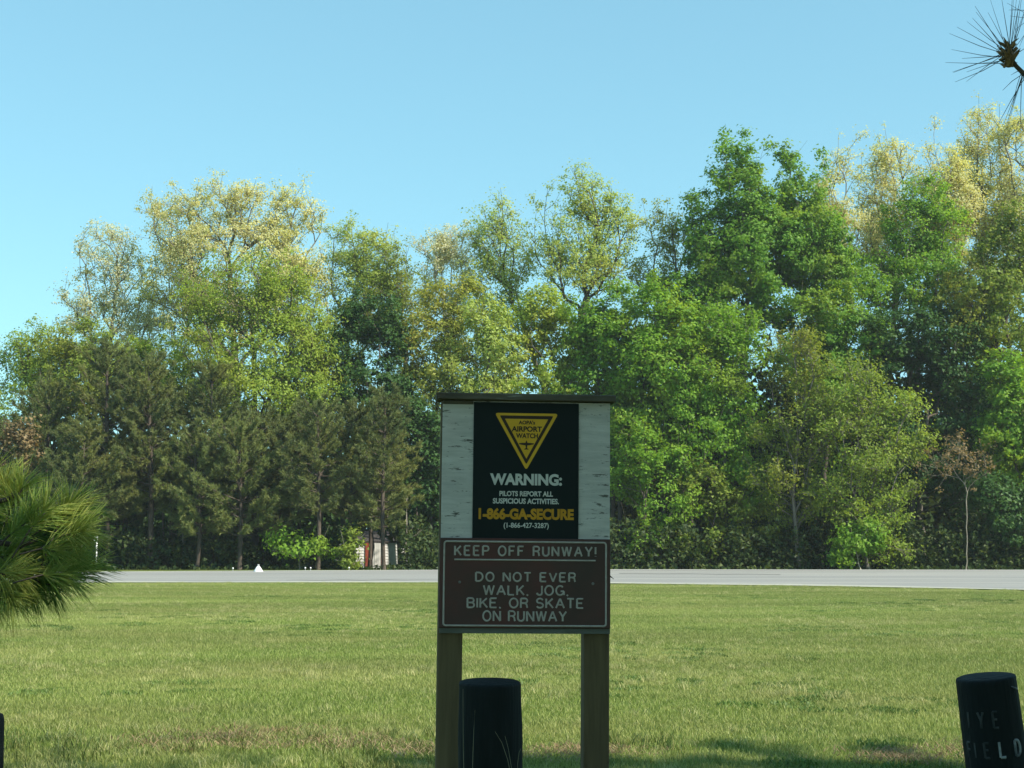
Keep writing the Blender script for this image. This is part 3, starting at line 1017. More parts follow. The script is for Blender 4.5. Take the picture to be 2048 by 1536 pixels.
broad_tree('shrub', 'bright lime-green shrub standing among the pine trunks left of the house', 600, 84,
           [(590, 1068, 34, 14), (560, 1085, 26, 14), (625, 1085, 30, 14), (600, 1102, 48, 9), (655, 1106, 26, 8), (545, 1100, 26, 8)], 'mid', L_FRESH, BARK_GREY, 308, .05, cat='shrub', dens=1.0, step=.4)
broad_tree('shrub', 'yellow-leafed twiggy vine shrub round a stump left of the house', 707, 84,
           [(700, 1085, 7, 26), (702, 1120, 8, 20)], 'mid', L_OLIVE, BARK_PALE, 309, .05, cat='shrub', dens=2.0, step=.4)
broad_tree('bare_tree', 'small tree with coppery dead leaves at the far left edge', 40, 86,
           [(40, 870, 30, 28), (60, 900, 22, 30), (20, 910, 25, 30)], 'mid', L_RUST, BARK_GREY, 310, .08, group=None, dens=.8, cat='tree')

# ---- pines on the left
GP = 'dark pine trees on the left side of the wood'
for a in (
        ('broad dark pine at the far left behind the near pine bough', 95, 770, 88, 75, 1010, L_PINE, 401, .15),
        ('tall pine with a rounded blue-green top below the bare pale oak', 215, 690, 87, 85, 1000, L_PINE, 402, .18),
        ('pine with a sunlit green flank, thick straight trunk below', 300, 720, 86, 80, 985, L_PINE, 403, .17),
        ('pine with a narrow soft top left of the vase-shaped green tree', 425, 735, 87, 70, 990, L_PINE, 404, .16),
        ('spreading olive-toned pine with bright tips in the middle of the pines', 480, 850, 84.5, 110, 1040, L_PINE2, 405, .14),
        ('young olive pine leaning beside the spreading olive-toned pine', 395, 860, 85, 80, 1040, L_PINE2, 406, .12),
        ('slim pine with a clear bare trunk left of the house', 637, 800, 84, 70, 985, L_PINE, 407, .13),
        ('pine with a lumpy light crown directly above the house', 705, 810, 86, 58, 1000, L_PINE, 408, .12),
        ('pine with the tallest thin leader, right of the house gable', 768, 785, 84.5, 62, 1010, L_PINE, 409, .13),
        ('gappy dark pine in the back between the two left trunks', 350, 790, 90, 80, 960, L_PINE, 410, .16),
        ('shaded pine behind the slim bare-trunked pine', 560, 860, 89, 70, 990, L_PINE, 411, .14),
        ('low dark pine peeping past the near bough', 165, 850, 84.5, 75, 1050, L_PINE, 412, .12),
        ('full pine between the rounded blue-green one and the sunlit-flank one', 258, 760, 89, 80, 1010, L_PINE, 414, .15),
        ('soft-crowned pine right behind the spreading olive-toned pine', 525, 830, 88, 85, 1030, L_PINE, 415, .14),
        ('pine behind the slim bare trunk, crown touching its neighbour', 600, 815, 89, 70, 1000, L_PINE, 416, .14),
        ('pine half hidden behind the house gable trees', 740, 830, 89, 62, 1010, L_PINE, 417, .13),
        ('dull pine low at the left edge of the picture', 10, 830, 87, 70, 1020, L_PINE, 413, .14)):
    pine_tree('pine_tree', a[0], a[1], a[2], a[3], a[4], a[5], a[6], a[7], a[8], group=GP, tuft=1.1)

# ---- thin bare trunks in the shade under the pines and behind
rng = np.random.default_rng(77)
for i, (px, top, Y, r) in enumerate(((245, 900, 88, .09), (330, 930, 89, .08), (372, 980, 87, .07), (455, 1000, 88.5, .08), (530, 1010, 87.5, .06), (806, 980, 86.5, .07), (835, 940, 89, .09), (1355, 1000, 88.5, .06), (1540, 1010, 88.6, .07), (1655, 1040, 87.6, .05))):
    b, t_ = at(px, 1094, Y), at(px + rng.uniform(-12, 12), top, Y)
    gz = 0 if Y < 88 else -.35
    H = t_.z - gz
    dx = t_.x - b.x
    mb = MB()
    p = [Vector((dx * s + .08 * math.sin(s * 7 + i), 0, H * s)) for s in np.linspace(0, 1, 8)]
    root = empty('bare_tree', (b.x, Y, gz))
    tk = mb.tube(p, [r * (1 - .7 * s) for s in np.linspace(0, 1, 8)], 7)
    for q in range(7):
        s = rng.uniform(.35, .95)
        a = rng.uniform(0, 6.28)
        st_ = Vector((dx * s, 0, H * s))
        ln = rng.uniform(.5, 1.4)
        mb.tube([st_, st_ + Vector((math.cos(a) * ln * .6, math.sin(a) * ln * .6, .25 * ln)), st_ + Vector((math.cos(a) * ln, math.sin(a) * ln, .6 * ln))], [r * .25, r * .18, .006], 4)
    mb.build('trunk', BARK_GREY if i % 3 else BARK_DARK, root, smooth=True)
    tag(root, 'thin bare stem ' + (
        'just right of the white post at the tree line', 'beside the trunk of the pine with the sunlit flank', 'left of the spreading olive-toned pine trunk', 'left of the white runway marker',
        'behind the lime-green shrub', 'just right of the white house', 'close to the left edge of the sign', 'first to the right of the sign', 'below the feathery olive tree', 'below the yellow-green spreading tree')[i], 'tree', 'thin bare stems in the shade of the wood')

# ---- underbrush and the darker wood behind (masses nobody could count)
def brush(name, label, boxes, leaf, seed, size, per_m3):
    rng = np.random.default_rng(seed)
    C, T = [], []
    for (x0, x1, y0, y1, z0, z1) in boxes:
        vol = (x1 - x0) * (y1 - y0) * (z1 - z0)
        n = int(vol * per_m3)
        p = np.stack([rng.uniform(x0, x1, n), rng.uniform(y0, y1, n), z0 + (z1 - z0) * rng.random(n) ** 1.2], 1)
        hmap = vnoise(p[:, 0], p[:, 1], .6, seed) * .6 + vnoise(p[:, 0], p[:, 1], 1.7, seed + 1) * .4
        d3 = vnoise(p[:, 0] * 1.3 + p[:, 2] * .9, p[:, 1] + p[:, 2] * 1.1, 1.1, seed + 3)
        ok = ((p[:, 2] - z0) < (z1 - z0) * (.25 + hmap * .95)) & (d3 > .3)
        C.append(p[ok])
    C = np.concatenate(C)
    n = len(C)
    nr = rng.normal(size=(n, 3)) + np.array([0, -.2, .6])
    nr /= np.linalg.norm(nr, axis=1)[:, None]
    V, f = leaf_quads(C, nr, size, rng)
    o = mesh_obj(name, V, f, leaf, tone=rng.random(n))
    tag(o, label, 'undergrowth', kind='stuff')
    return o


hx0, hx1 = at(690, 1094, 100).x, at(812, 1094, 100).x      # a gap is kept clear in front of the house
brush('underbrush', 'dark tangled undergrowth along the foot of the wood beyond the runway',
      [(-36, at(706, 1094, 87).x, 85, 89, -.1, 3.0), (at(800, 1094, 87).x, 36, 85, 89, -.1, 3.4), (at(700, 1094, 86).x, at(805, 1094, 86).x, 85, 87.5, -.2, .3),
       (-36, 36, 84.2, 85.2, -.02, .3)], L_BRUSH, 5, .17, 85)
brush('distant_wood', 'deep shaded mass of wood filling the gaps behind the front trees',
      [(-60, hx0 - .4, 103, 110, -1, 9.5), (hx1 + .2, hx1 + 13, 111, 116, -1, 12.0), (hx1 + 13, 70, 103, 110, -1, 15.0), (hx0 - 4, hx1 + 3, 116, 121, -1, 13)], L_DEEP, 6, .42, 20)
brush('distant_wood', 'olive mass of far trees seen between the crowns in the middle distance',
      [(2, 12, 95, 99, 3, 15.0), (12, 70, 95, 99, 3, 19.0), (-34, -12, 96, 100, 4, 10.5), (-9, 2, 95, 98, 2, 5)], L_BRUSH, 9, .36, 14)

# ------------------------------------------------------------------ house between the pine trunks
SIDING = surf_mat('white_siding', [(.3, (.70, .70, .66)), (.7, (.80, .80, .76))], 3, .7, .1)
REDP = surf_mat('red_shutter_paint', [(.3, (.26, .05, .03)), (.7, (.34, .08, .045))], 5, .6, .2)
ROOF = surf_mat('roof_shingle', [(.3, (.035, .03, .028)), (.7, (.07, .06, .055))], 9, .9, .4)
GLASS = surf_mat('dark_glass', [(.3, (.02, .025, .03)), (.7, (.04, .045, .05))], 2, .1, 0, spec=.6)
BLIND = surf_mat('drawn_white_blind', [(.3, (.55, .55, .52)), (.7, (.66, .66, .62))], 5, .6, .1)
HY = 106.0
hz = -.9
hl, hr = at(712, 1090, HY).x, at(800, 1090, HY).x
eave = at(750, 1083, HY).z
house = empty('house', ((hl + hr) / 2, HY, hz), R(0))
W2 = (hr - hl) / 2 + .9
E = eave - hz
D2 = 3.0
mb = MB()
mb.box(-W2, W2, -D2, D2, 0, E)
mb.build('wall', SIDING, house)
nb = 12
for i in range(nb):        # lapped boards on the front
    z0 = .15 + i * (E - .2) / nb
    z1 = z0 + (E - .2) / nb - .012
    v = [(-W2 - .01, -D2 - .035, z0), (W2 + .01, -D2 - .035, z0), (W2 + .01, -D2 - .008, z1), (-W2 - .01, -D2 - .008, z1), (-W2 - .01, -D2 + .01, z0), (W2 + .01, -D2 + .01, z0)]
    mesh_obj('siding_board', v, [(0, 1, 2, 3), (4, 5, 1, 0)], SIDING, house)
mb = MB()
oh = .10
mb.v = [(-W2 - oh, -D2 - oh, E + .02), (W2 + oh, -D2 - oh, E + .02), (W2 + oh, 0, E + .8), (-W2 - oh, 0, E + .8), (-W2 - oh, D2 + oh, E + .02), (W2 + oh, D2 + oh, E + .02),
        (-W2 - oh, -D2 - oh, E - .1), (W2 + oh, -D2 - oh, E - .1), (-W2 - oh, D2 + oh, E - .1), (W2 + oh, D2 + oh, E - .1)]
mb.f = [(0, 1, 2, 3), (3, 2, 5, 4), (6, 7, 1, 0), (8, 4, 5, 9), (6, 0, 3, 4, 8), (7, 9, 5, 2, 1), (6, 8, 9, 7)]
mb.build('roof', ROOF, house)


def hx(px):
    return at(px, 1090, HY - D2).x - (hl + hr) / 2


for pa, pb in ((741, 760),):
    a, b = hx(pa), hx(pb)
    z0, z1 = .95, E - .12
    wn = MB()
    wn.box(a - .05, b + .05, -D2 - .075, -D2 - .038, z0 - .06, z1 + .04)
    wf = wn.build('window', SIDING, house)
    MB().box(a, b, -D2 - .085, -D2 - .077, z0, z1).build('pane', BLIND, wf)
    MB().box((a + b) / 2 - .02, (a + b) / 2 + .02, -D2 - .1, -D2 - .087, z0, z1).build('muntin', SIDING, wf)
for pa, pb in ((731, 739), (763, 770)):
    MB().box(hx(pa), hx(pb), -D2 - .09, -D2 - .038, .8, E - .1).build('shutter', REDP, house, bevel=.01)
tag(house, 'small white house with red-brown shutters seen low between the pine trunks', 'house')

# ------------------------------------------------------------------ small things beside the runway
WHITE = surf_mat('white_paint', [(.3, (.72, .73, .71)), (.7, (.82, .82, .8))], 6, .5, .1)
GREYM = surf_mat('grey_metal', [(.3, (.28, .29, .29)), (.7, (.4, .4, .4))], 6, .5, .1)
p = at(513, 1146, 74.5)
z0 = .045
mk = empty('runway_marker', (p.x, 75.0, z0), R(12))
mb = MB()
seg = 20
prof = [(.255, 0), (.25, .03), (.14, .2), (.065, .30), (.055, .31)]
for r_, z_ in prof:
    for k in range(seg):
        a = 2 * math.pi * k / seg
        mb.v.append((r_ * math.cos(a), r_ * math.sin(a), z_))
for j in range(len(prof) - 1):
    for k in range(seg):
        k2 = (k + 1) % seg
        mb.f.append((j * seg + k, j * seg + k2, (j + 1) * seg + k2, (j + 1) * seg + k))
mb.f.append(tuple(range((len(prof) - 1) * seg, len(prof) * seg)))
mb.build('cone', WHITE, mk, smooth=True)
MB().tube([(0, 0, .30), (0, 0, .36), (0, 0, .39)], [.06, .06, .045], 12).build('lamp_cap', GREYM, mk, smooth=True)
tag(mk, 'white cone-shaped marker with a grey cap on the far edge of the runway', 'runway marker')
for px in (617, 627, 700, 484, 528):
    x = at(px, 1140, 80).x
    y = far_y(x) + .25
    lm = empty('edge_light', (x, y, 0))
    MB().tube([(0, 0, -.01), (0, 0, .16)], .018, 8).build('stake', GREYM, lm)
    MB().tube([(0, 0, .16), (0, 0, .2), (0, 0, .235)], [.045, .045, .02], 10).build('lens', WHITE, lm, smooth=True)
    tag(lm, 'tiny pale stake light on the far runway edge, ' + {617: 'left one of the close pair', 627: 'right one of the close pair', 700: 'nearest to the house', 484: 'left of the white cone marker', 528: 'just right of the white cone marker'}[px], 'runway light', 'stake lights along the far runway edge')
p = at(193, 1100, 84)
pp = empty('marker_post', (p.x, 84, 0))
zt = at(193, 1073, 84).z
MB().tube([(0, 0, -.05), (0, 0, zt)], .05, 8).build('post', WHITE, pp, smooth=True)
MB().box(-.16, .08, -.075, -.052, zt - .28, zt - .02).build('plate', WHITE, pp, bevel=.01)
tag(pp, 'white post with a small plate at the tree line beside the near pine bough', 'post')

# ------------------------------------------------------------------ added to soften contrast like windshield glare: thin haze
hm, hn, ho = new_mat('veil_haze')
pv = N(hn, 'ShaderNodeVolumePrincipled')
pv.inputs['Color'].default_value = (.86, .93, .97, 1)
pv.inputs['Density'].default_value = .0003
pv.inputs['Anisotropy'].default_value = .2
hn.links.new(pv.outputs[0], ho.inputs['Volume'])
hb = MB().box(-75, 75, -14, 127, -2.2, 33).build('veil_haze', hm)
tag(hb, kind='stuff')
S.cycles.volume_bounces = 0

# ------------------------------------------------------------------ the sign
SY = 5.0
SC = SY / F * 1.0
ORG = at(1052, 1094, SY)


def sx(px): return (px - 1052) * SY / F
def szz(px, py): return at(px, py, SY).z


WOOD = surf_mat('weathered_post_wood', [(.25, (.065, .044, .022)), (.5, (.12, .083, .042)), (.75, (.17, .12, .06))], 9, .85, .5, (3, 3, .25), bscale=22, bdist=.004)
WOODCAP = surf_mat('weathered_cap_wood', [(.25, (.05, .04, .03)), (.62, (.12, .10, .075)), (.72, (.33, .31, .26))], 7, .9, .5, (.5, 3, 4), bscale=22, bdist=.004)


def board_mat():
    m, n, out = new_mat('peeling_white_board')
    tc = N(n, 'ShaderNodeTexCoord')
    o = tc.outputs['Object']
    fine = noise(n, o, 3, 5, .6, (2, 2, 14))
    base = ramp(n, [(.3, (.42, .385, .36)), (.55, (.54, .49, .455)), (.75, (.62, .57, .53))])
    n.links.new(fine.outputs['Fac'], base.inputs[0])
    cr = noise(n, o, 6.0, 6, .72, (2.2, 1, 13))
    mask = noise(n, o, 4.5, 3, .6, (1.5, 1, 1.2))
    sep = N(n, 'ShaderNodeSeparateXYZ')
    n.links.new(o, sep.inputs[0])
    hz_ = N(n, 'ShaderNodeMapRange')
    hz_.inputs['From Min'].default_value = -.05
    hz_.inputs['From Max'].default_value = .5
    hz_.inputs['To Min'].default_value = .055
    hz_.inputs['To Max'].default_value = -.015
    n.links.new(sep.outputs['Z'], hz_.inputs['Value'])
    ad = N(n, 'ShaderNodeMath', operation='ADD')
    n.links.new(cr.outputs['Fac'], ad.inputs[0])
    n.links.new(hz_.outputs[0], ad.inputs[1])
    ad2 = N(n, 'ShaderNodeMath', operation='MULTIPLY_ADD')
    n.links.new(mask.outputs['Fac'], ad2.inputs[0])
    ad2.inputs[1].default_value = .30
    n.links.new(ad.outputs[0], ad2.inputs[2])
    mr = N(n, 'ShaderNodeMapRange')
    mr.inputs['From Min'].default_value = .715
    mr.inputs['From Max'].default_value = .755
    n.links.new(ad2.outputs[0], mr.inputs['Value'])
    c = mixc(n, mr.outputs[0], base.outputs[0], (.10, .09, .075))
    b = N(n, 'ShaderNodeBsdfPrincipled')
    b.inputs['Roughness'].default_value = .8
    n.links.new(c, b.inputs['Base Color'])
    bp = N(n, 'ShaderNodeBump')
    bp.inputs['Strength'].default_value = .7
    bp.inputs['Distance'].default_value = .003
    bp.invert = True
    n.links.new(ad2.outputs[0], bp.inputs['Height'])
    n.links.new(bp.outputs[0], b.inputs['Normal'])
    n.links.new(b.outputs[0], out.inputs['Surface'])
    return m


BOARD = board_mat()
POSTER = surf_mat('poster_black', [(.3, (.005, .009, .010)), (.7, (.009, .014, .015))], 3, .6, .05, spec=.2)
YEL = surf_mat('poster_yellow', [(.3, (.66, .33, .015)), (.7, (.78, .41, .025))], 12, .5, .02)
ORA = surf_mat('poster_orange', [(.3, (.48, .21, .008)), (.7, (.64, .29, .012))], 20, .5, .02)
BRN = surf_mat('poster_dark_brown', [(.3, (.03, .012, .006)), (.7, (.045, .02, .008))], 12, .5, .02)
PWH = surf_mat('poster_white', [(.3, (.54, .50, .46)), (.7, (.64, .59, .55))], 20, .5, .02)
PANEL = surf_mat('brown_panel', [(.35, (.052, .024, .019)), (.5, (.072, .026, .021)), (.68, (.105, .022, .019))], 3.5, .55, .12, spec=.4)
ROUT = surf_mat('routed_letter_paint', [(.3, (.36, .30, .26)), (.7, (.48, .41, .365))], 60, .8, .2)
SCREW = surf_mat('screw_metal', [(.3, (.10, .085, .075)), (.7, (.24, .21, .19))], 60, .5, .2)

sign = empty('notice_board', (ORG.x - .0155, SY, 0), R(4.5))
sign.rotation_euler = (0, R(.55), R(4.5))
zc = lambda py: szz(1052, py)
T = .016
# posts
for a, b, dy in ((881, 930, 0), (1171, 1222, 0)):
    mb = MB()
    mb.box(sx(a), sx(b), .012, .012 + .09, -.25, zc(803))
    o = mb.build('post', WOOD, sign, bevel=.005)
# backing board (one sheet of plywood behind both notices)
mb = MB()
mb.box(sx(884), sx(1221), -T + .01, .01, zc(1258), zc(804))
mb.build('backing_board', BOARD, sign, bevel=.0015)
# edge frame strip left
DIRTY = surf_mat('dirty_grey_board', [(.3, (.11, .11, .10)), (.7, (.17, .17, .155))], 6, .85, .3, (1, 1, 4))
MB().box(sx(883.5), sx(1221.4), -T + .0078, .0095, zc(1267), zc(1256)).build('bottom_strip', DIRTY, sign, bevel=.001)
# poster
po = MB().box(sx(946), sx(1157.5), -T + .0065, -T + .0085, zc(1077), zc(806)).build('poster', POSTER, sign)
# brown routed panel
PF = -T - .006
pn = MB().box(sx(882), sx(1221), PF, -T + .0095, zc(1256), zc(1077)).build('notice_panel', PANEL, sign, bevel=.0025)
# cap rail
cap = MB()
xa, xb = sx(871), sx(1231)
cap.box(xa, xb, -.032, .10, zc(802.5), zc(789))
cap.build('cap_rail', WOODCAP, sign, bevel=.004)
MB().box(sx(884), sx(945), -T + .0075, -T + .0098, zc(811), zc(804.5)).build('batten', WOODCAP, sign)

FY = -T + .0065 - .0012     # just in front of the poster face


def flat_poly(name, pts, y, mat, parent, holes=None, thick=.0008):
    v = [(sx(px), y, zc(py)) for px, py in pts]
    n = len(v)
    if holes:
        h = [(sx(px), y, zc(py)) for px, py in holes]
        vv = v + h
        f = [(i, (i + 1) % n, n + (i + 1) % n, n + i) for i in range(n)]
        return mesh_obj(name, vv, f, mat, parent)
    return mesh_obj(name, v, [tuple(range(n))], mat, parent)


def round_tri(cx, top, hw, bot, r):
    """inverted triangle with rounded corners in photo pixels"""
    P3 = [(cx - hw, top), (cx + hw, top), (cx, bot)]
    out = []
    for i in range(3):
        a, b, c = P3[i - 1], P3[i], P3[(i + 1) % 3]
        va = Vector((a[0] - b[0], a[1] - b[1])).normalized()
        vc = Vector((c[0] - b[0], c[1] - b[1])).normalized()
        p0, p1 = Vector(b) + va * r, Vector(b) + vc * r
        for s in np.linspace(0, 1, 6):
            q = p0.lerp(Vector(b), s).lerp(Vector(b).lerp(p1, s), s)
            out.append((q.x, q.y))
    return out


flat_poly('emblem', round_tri(1052, 827, 64, 941, 7), FY, YEL, po)
flat_poly('emblem_ring', round_tri(1052, 832, 54, 929, 3), FY - .0006, BRN, po)
flat_poly('emblem_field', round_tri(1052, 838.5, 43.5, 918, 1.5), FY - .0012, YEL, po)
# aeroplane symbol
pl = [(1052, 881), (1053.4, 884), (1054, 886), (1060, 886.2), (1067, 887), (1066.5, 889), (1059, 890.5), (1054, 891), (1053.2, 897), (1056, 898), (1056, 899.8), (1052, 899.2)]
pl = pl + [(2104 - a, b) for a, b in pl[::-1][1:-1]]
flat_poly('aeroplane_symbol', pl, FY - .0018, BRN, po)


def text_mesh(name, body, x0, x1, y0, y1, y, mat, parent, bold=.0, space=1.0):
    """flat lettering fitted into the photo-pixel box (x0..x1, y0 top..y1 bottom)"""
    cu = bpy.data.curves.new('lettering', 'FONT')
    cu.body = body
    cu.size = 1
    cu.offset = bold
    cu.space_character = space
    cu.resolution_u = 4
    ob = bpy.data.objects.new('lettering', cu)
    COL.objects.link(ob)
    dg = bpy.context.evaluated_depsgraph_get()
    me = bpy.data.meshes.new_from_object(ob.evaluated_get(dg))
    bpy.data.objects.remove(ob)
    n = len(me.vertices)
    co = np.zeros(n * 3, dtype=np.float32)
    me.vertices.foreach_get('co', co)
    co = co.reshape(-1, 3)
    mn, mx = co.min(0), co.max(0)
    u = (co[:, 0] - mn[0]) / (mx[0] - mn[0])
    v = (co[:, 1] - mn[1]) / (mx[1] - mn[1])
    X0, X1 = sx(x0), sx(x1)
    Z0, Z1 = zc(y1), zc(y0)
    out = np.stack([X0 + u * (X1 - X0), np.full(n, y), Z0 + v * (Z1 - Z0)], 1).astype(np.float32)
    me.vertices.foreach_set('co', out.ravel())
    me.materials.clear()
    me.materials.append(mat)
    me.name = name
    me.update()
    o = bpy.data.objects.new(name, me)
    COL.objects.link(o)
    o.parent = parent
    return o


TY = FY - .0018
text_mesh('lettering', "AOPA's", 1036, 1069, 841.5, 849.5, TY, BRN, po, .035)
text_mesh('lettering', 'AIRPORT', 1022, 1083, 853, 864, TY, BRN, po, .035)
text_mesh('lettering', 'WATCH', 1031, 1075, 867, 877, TY, BRN, po, .035)
text_mesh('lettering', 'WARNING:', 980, 1124, 947.5, 971, FY, PWH, po, .045)
text_mesh('lettering', 'PILOTS REPORT ALL', 999, 1106, 982.5, 993, FY, PWH, po, .035)
text_mesh('lettering', 'SUSPICIOUS ACTIVITIES.', 986, 1118, 997, 1008, FY, PWH, po, .035)
text_mesh('lettering', '1-866-GA-SECURE', 958, 1148, 1016.5, 1039.5, FY, ORA, po, .05)
text_mesh('lettering', '(1-866-427-3287)', 1008, 1098, 1045.5, 1059, FY, PWH, po, .02)

# routed single stroke letters --------------------------------------------------
def arc(cx, cy, rx, ry, a0, a1, n=9):
    return [(cx + rx * math.cos(math.radians(a)), cy + ry * math.sin(math.radians(a))) for a in np.linspace(a0, a1, n)]


G = {
    'A': (.78, [[(0, 0), (.39, 1), (.78, 0)], [(.14, .34), (.64, .34)]]),
    'B': (.64, [[(0, 0), (0, 1), (.38, 1)] + arc(.38, .76, .22, .24, 80, -90) + [(0, .52)], [(.38, .52)] + arc(.40, .26, .24, .26, 80, -90) + [(0, 0)]]),
    'D': (.70, [[(0, 0), (0, 1), (.28, 1)] + arc(.28, .5, .42, .5, 80, -80) + [(.28, 0), (0, 0)]]),
    'E': (.60, [[(.6, 1), (0, 1), (0, 0), (.6, 0)], [(0, .52), (.5, .52)]]),
    'F': (.58, [[(.58, 1), (0, 1), (0, 0)], [(0, .52), (.48, .52)]]),
    'G': (.76, [arc(.38, .5, .38, .5, 45, 360, 18)[:-1] + [(.76, .42), (.44, .42)], [(.76, .42), (.76, .02)]]),
    'I': (.0, [[(0, 0), (0, 1)]]),
    'J': (.48, [[(.48, 1), (.48, .25)] + arc(.24, .24, .24, .24, -10, -180)]),
    'K': (.66, [[(0, 0), (0, 1)], [(.62, 1), (0, .36)], [(.22, .58), (.66, 0)]]),
    'L': (.56, [[(0, 1), (0, 0), (.56, 0)]]),
    'N': (.68, [[(0, 0), (0, 1), (.68, 0), (.68, 1)]]),
    'O': (.78, [arc(.39, .5, .39, .5, 0, 360, 22)]),
    'P': (.62, [[(0, 0), (0, 1), (.38, 1)] + arc(.38, .74, .24, .26, 80, -90) + [(0, .48)]]),
    'R': (.64, [[(0, 0), (0, 1), (.38, 1)] + arc(.38, .75, .24, .25, 80, -90) + [(0, .5)], [(.36, .5), (.56, .36), (.60, .1), (.64, 0)]]),
    'S': (.62, [arc(.31, .745, .29, .255, 20, 250, 12)[:-1] + arc(.31, .26, .31, .26, 80, -160, 12)]),
    'T': (.66, [[(0, 1), (.66, 1)], [(.33, 1), (.33, 0)]]),
    'U': (.64, [[(0, 1), (0, .32)] + arc(.32, .32, .32, .32, 180, 360, 9) + [(.64, 1)]]),
    'V': (.72, [[(0, 1), (.36, 0), (.72, 1)]]),
    'W': (1.0, [[(0, 1), (.25, 0), (.5, 1), (.75, 0), (1.0, 1)]]),
    'Y': (.72, [[(0, 1), (.36, .46), (.72, 1)], [(.36, .46), (.36, 0)]]),
    ',': (.08, [[(.08, .06), (.0, -.08)]]),
    '!': (.0, [[(0, 1), (0, .25)], [(0, .04), (0, 0)]]),
    ' ': (.30, []),
}


def stroke_lines(body, gap=.34):
    x, out = 0, []
    for ch in body:
        wd, st_ = G[ch]
        for s in st_:
            out.append([(x + a, b) for a, b in s])
        x += wd + gap
    return out, x - gap


def curve_to_mesh(name, lines3d, rad, mat, parent, squash=None):
    cu = bpy.data.curves.new('stroke', 'CURVE')
    cu.dimensions = '3D'
    cu.bevel_depth = rad
    cu.bevel_resolution = 1
    cu.use_fill_caps = True
    parts = []
    for ln in lines3d:
        cur = [ln[0]]
        for i_ in range(1, len(ln)):
            cur.append(ln[i_])
            if i_ < len(ln) - 1:
                a_, b_ = Vector(ln[i_]) - Vector(ln[i_ - 1]), Vector(ln[i_ + 1]) - Vector(ln[i_])
                if a_.length > 0 and b_.length > 0 and a_.angle(b_) > R(50):
                    parts.append(cur)
                    cur = [ln[i_]]
        parts.append(cur)
    for ln in parts:
        sp = cu.splines.new('POLY')
        sp.points.add(len(ln) - 1)
        for i, q in enumerate(ln):
            sp.points[i].co = (*q, 1)
    ob = bpy.data.objects.new('stroke', cu)
    COL.objects.link(ob)
    dg = bpy.context.evaluated_depsgraph_get()
    me = bpy.data.meshes.new_from_object(ob.evaluated_get(dg))
    bpy.data.objects.remove(ob)
    me.materials.clear()
    me.materials.append(mat)
    if squash:
        y0, f_ = squash
        for v in me.vertices:
            v.co.y = y0 + (v.co.y - y0) * f_
    o = bpy.data.objects.new(name, me)
    COL.objects.link(o)
    o.parent = parent
    return o


def routed(body, x0, x1, y0, y1, gap=.34):
    total = stroke_lines(body, gap)[1]
    x = 0
    for ch in body:
        wd, st_ = G[ch]
        if st_:
            out = [[(sx(x0 + 2 + (x1 - x0 - 4) * (x + a) / total), PF - .0008, zc(y1 - 2 - (y1 - y0 - 4) * b)) for a, b in ln] for ln in st_]
            curve_to_mesh('letter', out, .0035, ROUT, pn, (PF - .0008, .45))
        x += wd + gap


routed('KEEP OFF RUNWAY!', 910, 1193, 1091, 1113.5, .40)
routed('DO NOT EVER', 952, 1152.5, 1143.5, 1164.5, .36)
routed('WALK, JOG,', 967.5, 1138, 1169, 1191.5, .30)
routed('BIKE, OR SKATE', 936, 1168.5, 1194.5, 1217, .30)
routed('ON RUNWAY', 967, 1135, 1220, 1243.5, .30)
curve_to_mesh('routed_line', [[(sx(911), PF - .0008, zc(1120)), (sx(1191), PF - .0008, zc(1120))]], .0032, ROUT, pn, (PF - .0008, .45))
bd = []
for cx, cy, a0 in ((1207, 1089, 90), (1207, 1246, 0), (896, 1246, -90), (896, 1089, -180)):
    for a in np.linspace(a0, a0 - 90, 5):
        bd.append((sx(cx + 5 * math.cos(R(a))), PF - .0008, zc(cy - 5 * math.sin(R(a)))))
bd.append(bd[0])
curve_to_mesh('routed_border', [bd], .0036, ROUT, pn, (PF - .0008, .45))
for px, py in ((922, 1165), (1186, 1166)):
    MB().tube([(sx(px), PF + .002, zc(py)), (sx(px), PF - .002, zc(py)), (sx(px), PF - .0035, zc(py))], [.005, .005, .003], 12).build('screw', SCREW, pn, smooth=False)
tag(sign, 'wooden notice board on two posts, black airport warning poster above a brown keep-off-runway panel', 'sign')
# a short split sliver of wood sticking out at the right
MB().tube([(sx(1221), .02, zc(1149)), (sx(1226), .018, zc(1153)), (sx(1231), .014, zc(1157))], [.003, .0022, .0006], 6).build('wood_sliver', WOODCAP, sign)

# ------------------------------------------------------------------ black wooden bollards
def black_mat():
    m, n, out = new_mat('black_creosoted_wood')
    tc = N(n, 'ShaderNodeTexCoord')
    o = tc.outputs['Object']
    t = noise(n, o, 5, 6, .65, (2, 2, .35))
    r = ramp(n, [(.3, (.004, .006, .006)), (.6, (.010, .013, .014)), (.75, (.045, .048, .05))])
    n.links.new(t.outputs['Fac'], r.inputs[0])
    b = N(n, 'ShaderNodeBsdfPrincipled')
    b.inputs['Roughness'].default_value = .75
    b.inputs['Specular IOR Level'].default_value = .15
    n.links.new(r.outputs[0], b.inputs['Base Color'])
    t2 = noise(n, o, 14, 5, .6, (2, 2, .15))
    bp = N(n, 'ShaderNodeBump')
    bp.inputs['Strength'].default_value = .8
    bp.inputs['Distance'].default_value = .012
    n.links.new(t2.outputs['Fac'], bp.inputs['Height'])
    n.links.new(bp.outputs[0], b.inputs['Normal'])
    n.links.new(b.outputs[0], out.inputs['Surface'])
    return m


BLACK = black_mat()


